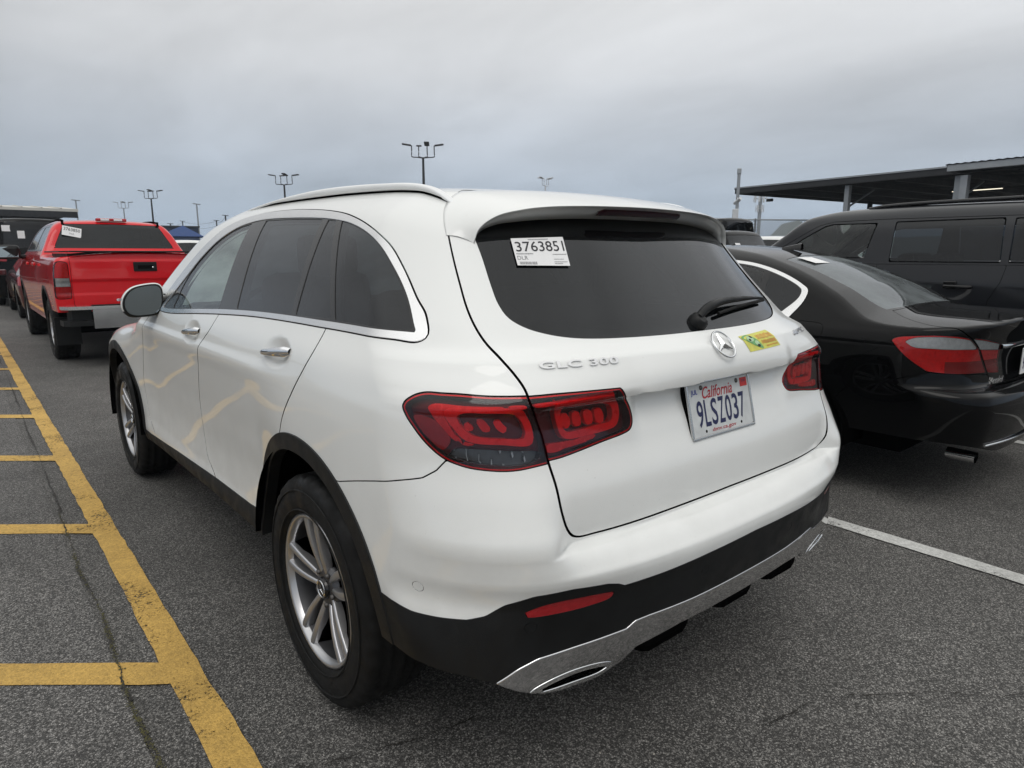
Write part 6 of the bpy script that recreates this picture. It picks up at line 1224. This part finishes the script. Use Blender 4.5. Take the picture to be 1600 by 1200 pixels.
# ------------------------------------------------------------------ markings and cracks on the ground
def marks():
    m = flat(M3([(-40, -6, .003), (-1.402, -6, .003), (-1.402, 60, .003), (-40, 60, .003)], np.zeros((4, 3)), [(0, 1, 2), (0, 2, 3)])); structure(part('paved_strip', m, asphalt_old, None), 'older lighter asphalt left of the crack')
    structure(part('yellow_edge_line', ragged(-1.278, -1.174, -5.0, 46, .007), yellow_line, None), 'long worn yellow line beside the white SUV')
    for k in range(-3, 24):
        y0 = .445+1.575*k; P = []
        for x in np.linspace(-1.276, -4.6, 40): P.append([(x, y0+.078-.81*(x+1.28)+random.uniform(-.004, .004), .0065), (x, y0-.078-.81*(x+1.28)+random.uniform(-.004, .004), .0065)])
        q = grid_mesh(np.array(P)); q = q.flip() if q.N[:, 2].mean() < 0 else q; q.N[:] = (0, 0, 1); structure(part('yellow_hatch_bar', q, yellow_line, None))
    structure(part('yellow_edge_line', ragged(-4.70, -4.60, -5.0, 46, .007), yellow_line, None), 'far yellow line on the other side of the hatching')
    structure(part('white_bay_line', ragged(1.74, 1.845, -4.5, 5.2, .006), white_line, None), 'white bay line between the white SUV and the black sedan'); structure(part('white_bay_line', ragged(4.38, 4.48, -4.5, 5.2, .006), white_line, None), 'white bay line right of the black sedan')
    for x in (7.4, 10.4, 13.4): structure(part('white_bay_line', ragged(x, x+.1, -4.5, 5.2, .006), white_line, None))
    crack_m = plain('crack_dirt', (.018, .016, .013), rough=.95, var=.3, nscale=40)
    def crack(pts, w, label):
        P = catmull([(x, y, 0) for x, y in pts], 40, False)[:, :2]; n = len(P); d = np.gradient(P, axis=0); d /= np.linalg.norm(d, axis=1, keepdims=True); nn = np.stack([-d[:, 1], d[:, 0]], 1)
        j = np.cumsum(rng.normal(0, .0016, n)); j -= np.linspace(j[0], j[-1], n); j += rng.normal(0, .0015, n); ww = w*np.clip(.6+.5*np.sin(np.arange(n)*.13)+rng.normal(0, .35, n), .15, 1.6); c = P+nn*j[:, None]
        g = np.stack([np.column_stack([c+nn*ww[:, None], np.full(n, .0095)]), np.column_stack([c-nn*ww[:, None], np.full(n, .0095)])], 1); m = grid_mesh(g); m = m.flip() if m.N[:, 2].mean() < 0 else m; m.N[:] = (0, 0, 1); structure(part('crack', m, crack_m, None), label); return c
    c = crack([(-1.409, -.3), (-1.409, .016), (-1.409, .25), (-1.409, .49), (-1.401, .835), (-1.399, 1.37), (-1.397, 2.11), (-1.38, 3.61), (-1.36, 5.14), (-1.33, 6.73), (-1.32, 10)], .0045, 'long crack with moss left of the yellow line')
    crack([(-1.26, 4.768), (-1.0, 4.70), (-.727, 4.688), (-.2, 4.62)], .003, 'thin crack across the lane by the front wheel'); crack([(.05, -1.0), (.338, -1.075), (.611, -1.261), (.70, -1.34), (.853, -1.461), (1.0, -1.5)], .0022, 'thin crack at the lower right'); crack([(-1.10, -.25), (-1.044, -.281), (-.944, -.317), (-.79, -.379), (-.6, -.41)], .0028, 'thin crack behind the rear wheel')
    # moss and dirt crumbs in the crack
    moss = plain('moss', (.065, .06, .018), rough=.95, var=.4, nscale=70); V = []; T = []
    base = np.array([(1, 0, 0), (-1, 0, 0), (0, 1, 0), (0, -1, 0), (0, 0, 1)], float); tri = [(0, 2, 4), (2, 1, 4), (1, 3, 4), (3, 0, 4)]
    near = c[(c[:, 1] < 2.4)]
    for _ in range(900):
        p = near[rng.integers(len(near))]; s = rng.uniform(.0015, .0045); dens = .5+.5*math.sin(p[1]*9)+.3
        if rng.random() > dens: continue
        a = rng.uniform(0, 6.28); R = np.array([[math.cos(a), -math.sin(a), 0], [math.sin(a), math.cos(a), 0], [0, 0, 1]]); q = (base*[s, s*.8, s*.9])@R.T+[p[0]+rng.normal(0, .0045), p[1]+rng.normal(0, .003), .009]; i = len(V); V += list(q); T += [(i+a_, i+b_, i+c_) for a_, b_, c_ in tri]
    o = part('moss', with_normals(np.array(V), np.array(T)), moss, None); o['kind'] = 'stuff'; o['label'] = 'moss and dirt growing in the long crack'
    peb = plain('pebble', (.30, .28, .25), rough=.9, var=.4, nscale=60); V = []; T = []
    for _ in range(260):
        p = (rng.uniform(-2.0, 2.4), rng.uniform(-1.9, 1.2)); s = rng.uniform(.0025, .006); a = rng.uniform(0, 6.28); R = np.array([[math.cos(a), -math.sin(a), 0], [math.sin(a), math.cos(a), 0], [0, 0, 1]]); q = (base*[s, s*.75, s*.7])@R.T+[p[0], p[1], .002]; i = len(V); V += list(q); T += [(i+a_, i+b_, i+c_) for a_, b_, c_ in tri]
    o = part('loose_stones', with_normals(np.array(V), np.array(T)), peb, None); o['kind'] = 'stuff'; o['label'] = 'loose small stones scattered on the asphalt'
marks()
# ------------------------------------------------------------------ details on the white SUV
def surf(x, z, off=0.0):
    """point on the tail of the white SUV at (x, z), lifted off the surface"""
    x = np.atleast_1d(np.asarray(x, float)); z = np.atleast_1d(np.asarray(z, float)); O = np.stack([x, np.full_like(x, -.15), z], 1); D = np.tile([0., -1., 0.], (len(x), 1)); P = march(O, D, glc, 1.0); N = grad(glc, P, .006); return P+N*np.atleast_1d(off)[:, None], N
def conform(m, x0, x1, z0, z1, off=.001, thick=None, shear=0.0):
    """wrap a flat xy mesh onto the tail between x0..x1 and z0..z1; its z becomes height above the paint"""
    lo = m.V.min(0); hi = m.V.max(0); u = (m.V[:, 0]-lo[0])/max(hi[0]-lo[0], 1e-9); v = (m.V[:, 1]-lo[1])/max(hi[1]-lo[1], 1e-9); h = (m.V[:, 2]-lo[2])*(1.0 if thick is None else thick/max(hi[2]-lo[2], 1e-9))
    P, N = surf(x0+(x1-x0)*u+shear*v, z0+(z1-z0)*v, off+h); return flat(M3(P, P, m.T))
def quad_patch(c, n=10, off=.001):
    """sheet spanning four (x,z) corners TL, TR, BR, BL on the tail"""
    c = np.array(c, float); s = np.linspace(0, 1, n); g = np.array([[(1-a)*(1-b)*c[0]+a*(1-b)*c[1]+a*b*c[2]+(1-a)*b*c[3] for b in s] for a in s]); P, N = surf(g[..., 0].ravel(), g[..., 1].ravel(), off); m = grid_mesh(P.reshape(n, n, 3)); return m.flip() if (m.N*N).sum() < 0 else m
def bil(c, u, v): c = np.array(c, float); return (1-u)*(1-v)*c[0]+u*(1-v)*c[1]+u*v*c[2]+(1-u)*v*c[3]
def on_patch(m, c, u0, u1, v0, v1, off):
    """put flat lettering m on the patch c; v runs downwards from the top edge"""
    lo = m.V.min(0); hi = m.V.max(0); u = u0+(u1-u0)*(m.V[:, 0]-lo[0])/max(hi[0]-lo[0], 1e-9); v = v1+(v0-v1)*(m.V[:, 1]-lo[1])/max(hi[1]-lo[1], 1e-9); q = np.array([bil(c, a, b) for a, b in zip(u, v)]); P, N = surf(q[:, 0], q[:, 1], off); return flat(M3(P, P, m.T))
def rect(u0, v0, u1, v1): V = np.array([(u0, v0, 0), (u1, v0, 0), (u1, v1, 0), (u0, v1, 0)], float); return M3(V, V, [(0, 1, 2), (0, 2, 3)])
def suv_details():
    gate = [o for o in suv.children if o.name.startswith('tailgate') and 'lamp' not in o.name][0]
    badge = plain('badge_chrome', (.80, .80, .81), rough=.12, metal=1.0, var=.03)
    part('model_lettering', conform(text_mesh('GLC 300', 1, .5, bold=.02, space=1.05), -.632, -.420, 1.1425, 1.1575, .0005, .0035, 0.004), badge, gate)
    part('drive_lettering', conform(text_mesh('4MATIC', 1, .5, bold=.015), .470, .612, 1.143, 1.157, .0005, .003, 0.003), badge, gate)
    # three-pointed star in a ring
    p, n = surf(-.002, 1.155); p = p[0]; n = n[0]; R, o = frame(p, np.cross([0, 0, 1], n), [0, 0, 1]-n*n[2]); R = np.stack([np.cross(R[:, 1], n), R[:, 1], n], 1); rr = .0435
    a = np.linspace(0, 2*np.pi, 48, endpoint=False); b = np.linspace(0, 2*np.pi, 8, endpoint=False); G = np.array([[((rr+.0032*math.cos(t))*math.cos(s), (rr+.0032*math.cos(t))*math.sin(s), .0045+.004*math.sin(t)) for t in b] for s in a]); ring = grid_mesh(G, True, True); ring = ring.flip() if (ring.N[:, 2]*(ring.V[:, 2]-.0045)).sum() < 0 else ring
    st = []
    for i in range(3):
        t = math.pi/2+i*2*math.pi/3; tip = np.array([rr*math.cos(t), rr*math.sin(t), .0035]); c1 = np.array([.0085*math.cos(t+math.pi/3), .0085*math.sin(t+math.pi/3), .002]); c2 = np.array([.0085*math.cos(t-math.pi/3), .0085*math.sin(t-math.pi/3), .002]); top = np.array([0, 0, .010]); V = np.array([top, tip, c1, c2]); st.append(flat(M3(V, V, [(0, 1, 2), (0, 3, 1)])))
    e = part('star_emblem', xf(cat(ring, *st), R, p), chrome, gate)
    # number plate
    yd = np.array([0, .232, .973]); pc = np.array([0, -.812, .979]); nr = np.cross([1, 0, 0], yd)
    def rbox(w, h, d0, d1, r): 
        t = np.linspace(0, np.pi/2, 6); pts = []
        for cx, cy, a0 in ((w/2-r, h/2-r, 0), (-w/2+r, h/2-r, np.pi/2), (-w/2+r, -h/2+r, np.pi), (w/2-r, -h/2+r, 1.5*np.pi)): pts += [(cx+r*math.cos(a0+q), cy+r*math.sin(a0+q)) for q in t]
        return prism(pts, d0, d1, 'xy')
    Rp, op = frame(pc, (1, 0, 0), yd)
    back = part('number_plate', xf(rbox(.304, .150, .006, .0085, .010), Rp, op), plain('plate_white', (.60, .62, .62), rough=.35, var=.1, nscale=30), gate)
    part('plate_backing', xf(rbox(.316, .162, -.016, .0055, .014), Rp, op), gap_black, back)
    bars = [box((0, .0775, .0085), (.314, .008, .007), .002), box((0, -.0775, .0085), (.314, .008, .007), .002), box((-.1545, 0, .0085), (.008, .150, .007), .002), box((.1545, 0, .0085), (.008, .150, .007), .002)]
    for q in bars: part('plate_frame', xf(q, Rp, op), plain('plate_frame_metal', (.55, .56, .56), rough=.25, metal=.9, var=.05), back)
    navy = plain('plate_navy', (.012, .016, .075), rough=.5, var=0); red = plain('plate_script_red', (.42, .018, .03), rough=.5, var=0); blue = plain('plate_month_blue', (.03, .05, .32), rough=.5, var=0)
    L = lambda m, w, h, x, y, mt, nm, z=.0092: part(nm, xf(M3(fit(m, w, h).V*[1, 1, 0]+[x, y, z], m.N*0+[0, 0, 1], m.T), Rp, op), mt, back)
    xs = -.122
    for ch, w in (('9', .029), ('L', .026), ('S', .030), ('Z', .029), ('0', .030), ('3', .029), ('7', .029)):
        L(text_mesh(ch, 1, 0, bold=.012), w, .076, xs+w/2, -.012, navy, 'plate_character'); xs += w+.0062
    L(text_mesh('JUL', 1, 0, bold=.02), .030, .018, -.123, .050, blue, 'month_sticker'); L(text_mesh('California', 1, 0, shear=.35, bold=.012), .150, .034, -.012, .046, red, 'plate_script'); L(text_mesh('dmv.ca.gov', 1, 0, bold=.01), .120, .014, .0, -.064, red, 'plate_web_address')
    part('year_sticker', xf(box((.125, .054, .0094), (.036, .026, .0006)), Rp, op), plain('sticker_red', (.55, .03, .03), rough=.5, var=.1), back); L(text_mesh('2026', 1, 0), .022, .007, .125, .058, navy, 'year_print', .0100)
    for x in (-.089, .089): part('plate_screw', xf(lathe([(.0085, .007), (.0115, .006), (.0122, .0001)], 14, 'z', (x, .0615, 0)), Rp, op), iron, back)
    for x in (-.089, .089): part('plate_hole', xf(lathe([(.0088, .0045), (.0089, .0001)], 12, 'z', (x, -.0625, 0)), Rp, op), gap_black, back)
    # yellow sticker
    yc = [(.108, 1.1685), (.300, 1.1735), (.318, 1.1285), (.122, 1.1255)]
    ye = part('yellow_sticker', quad_patch(yc, 12, .0012), plain('sticker_yellow', (.62, .60, .10), rough=.45, var=.15, nscale=40), gate); tag(ye, 'yellow green sticker with green emblem and orange print')
    og = plain('sticker_orange', (.62, .30, .06), rough=.5, var=.2, nscale=80); gr = plain('sticker_green', (.14, .36, .13), rough=.5, var=.3, nscale=90); grl = plain('sticker_mint', (.40, .58, .35), rough=.5, var=.2, nscale=90)
    hp = np.array([(0.02, .10), (.22, .02), (.33, .20), (.40, .50), (.42, .95), (.30, .80), (.12, .42)]); hpc = catmull(hp, 4, True); V = np.column_stack([hpc, np.zeros(len(hpc))]); V = np.vstack([V, V.mean(0)]); n_ = len(hpc); q = np.array([bil(yc, a, b_) for a, b_ in V[:, :2]]); P, N = surf(q[:, 0], q[:, 1], .0020); part('green_emblem', flat(M3(P, P, [(i, n_, (i+1) % n_) for i in range(n_)])), gr, ye)
    for cx, cy, rx, ry, mt, of in ((.20, .26, .09, .16, grl, .0026), (.32, .55, .06, .16, grl, .0026), (.17, .30, .03, .07, ink, .0031), (.26, .16, .03, .07, ink, .0031), (.33, .72, .04, .09, ink, .0031)):
        t = np.linspace(0, 2*np.pi, 14, endpoint=False); q = np.array([bil(yc, cx+rx*math.cos(s), cy+ry*math.sin(s)) for s in t]+[bil(yc, cx, cy)]); P, N = surf(q[:, 0], q[:, 1], of); part('emblem_spot', flat(M3(P, P, [(i, 14, (i+1) % 14) for i in range(14)])), mt, ye)
    for v0, v1, u0 in ((.10, .38, .42), (.44, .70, .48), (.76, .90, .56)):
        u = u0; bars_ = []
        while u < .95:
            w = random.uniform(.014, .028); bars_.append(rect(u, v0+random.uniform(0, .05), min(u+w, .96), v1-random.uniform(0, .05))); u += w+random.uniform(.008, .016)
        m = cat(*bars_); q = np.array([bil(yc, a, b_) for a, b_ in m.V[:, :2]]); P, N = surf(q[:, 0], q[:, 1], .0021); o = part('orange_print', flat(M3(P, P, m.T)), og, ye); o['kind'] = 'stuff'
    # paper tag on the rear window
    pcn = [(-.4915, 1.4505), (-.3335, 1.4565), (-.3640, 1.3775), (-.5125, 1.3795)]
    t = tag(part('paper_tag', quad_patch(pcn, 12, .0022), paper, None), 'white paper tag printed 3763851 on the rear window of the white SUV', 'paper tag')
    part('printed_number', on_patch(text_mesh('3763851', 1, 0, bold=.004), pcn, .045, .965, .14, .50, .0030), ink, t); part('printed_code', on_patch(text_mesh('DLR', 1, 0), pcn, .03, .22, .66, .80, .0030), ink_grey, t)
    for u0, u1, v0, v1 in ((.30, .68, .055, .085), (.03, .33, .565, .60), (.70, .98, .60, .625), (.70, .90, .77, .79), (.70, .96, .86, .885), (.70, .86, .92, .945)):
        bs = []; u = u0
        while u < u1: w = random.uniform(.008, .02); bs.append(rect(u, v0, min(u+w, u1), v1)); u += w+.006
        o = part('small_print', on_patch(cat(*bs), pcn, u0, u1, v0, v1, .0030), ink_grey, t); o['kind'] = 'stuff'
    bs = []; u = .05
    while u < .36: w = random.choice((.004, .006, .010)); bs.append(rect(u, .85, u+w, .96)); u += w+random.choice((.005, .008))
    o = part('barcode', on_patch(cat(*bs), pcn, .05, .36, .87, .97, .0030), ink_grey, t); o['kind'] = 'stuff'
    # rear wiper
    pts = [(-.012, 1.222, .012), (.03, 1.236, .022), (.09, 1.247, .026), (.17, 1.2535, .024), (.28, 1.256, .020), (.38, 1.2555, .017), (.47, 1.251, .015)]
    Q = catmull([surf(x, z, o_)[0][0] for x, z, o_ in pts], 6, False); r = np.interp(np.linspace(0, 1, len(Q)), [0, .12, .22, .5, .8, 1], [.012, .013, .014, .0105, .006, .004]); w = part('rear_wiper', tube(Q, r, 12, True, 1.0), plastic, root_of := suv)
    Qb = catmull([surf(x, z, .010)[0][0] for x, z in ((.10, 1.228), (.2, 1.2375), (.3, 1.2435), (.4, 1.2465), (.478, 1.2475))], 6, False); part('wiper_blade', tube(Qb, .0055, 8), rubber, w)
    cp, cn = surf(-.008, 1.216, .0); part('wiper_cap', tube([cp[0]-cn[0]*.004, cp[0]+cn[0]*.012, cp[0]+cn[0]*.020], [.030, .027, .016], 18), plastic, w)
suv_details()
# ------------------------------------------------------------------ hazy air over the lot
def haze():
    m = bpy.data.materials.new('haze_air'); m.use_nodes = True; N = m.node_tree.nodes; N.clear(); out = N.new('ShaderNodeOutputMaterial'); v = N.new('ShaderNodeVolumePrincipled'); v.inputs['Color'].default_value = (.80, .90, 1.0, 1); v.inputs['Density'].default_value = .0007; v.inputs['Anisotropy'].default_value = .2; m.node_tree.links.new(v.outputs[0], out.inputs['Volume'])
    o = part('haze', box((0, 0, 29), (1720, 1720, 62)), m, None); o['kind'] = 'stuff'; o['label'] = 'thin haze in the air'
haze()
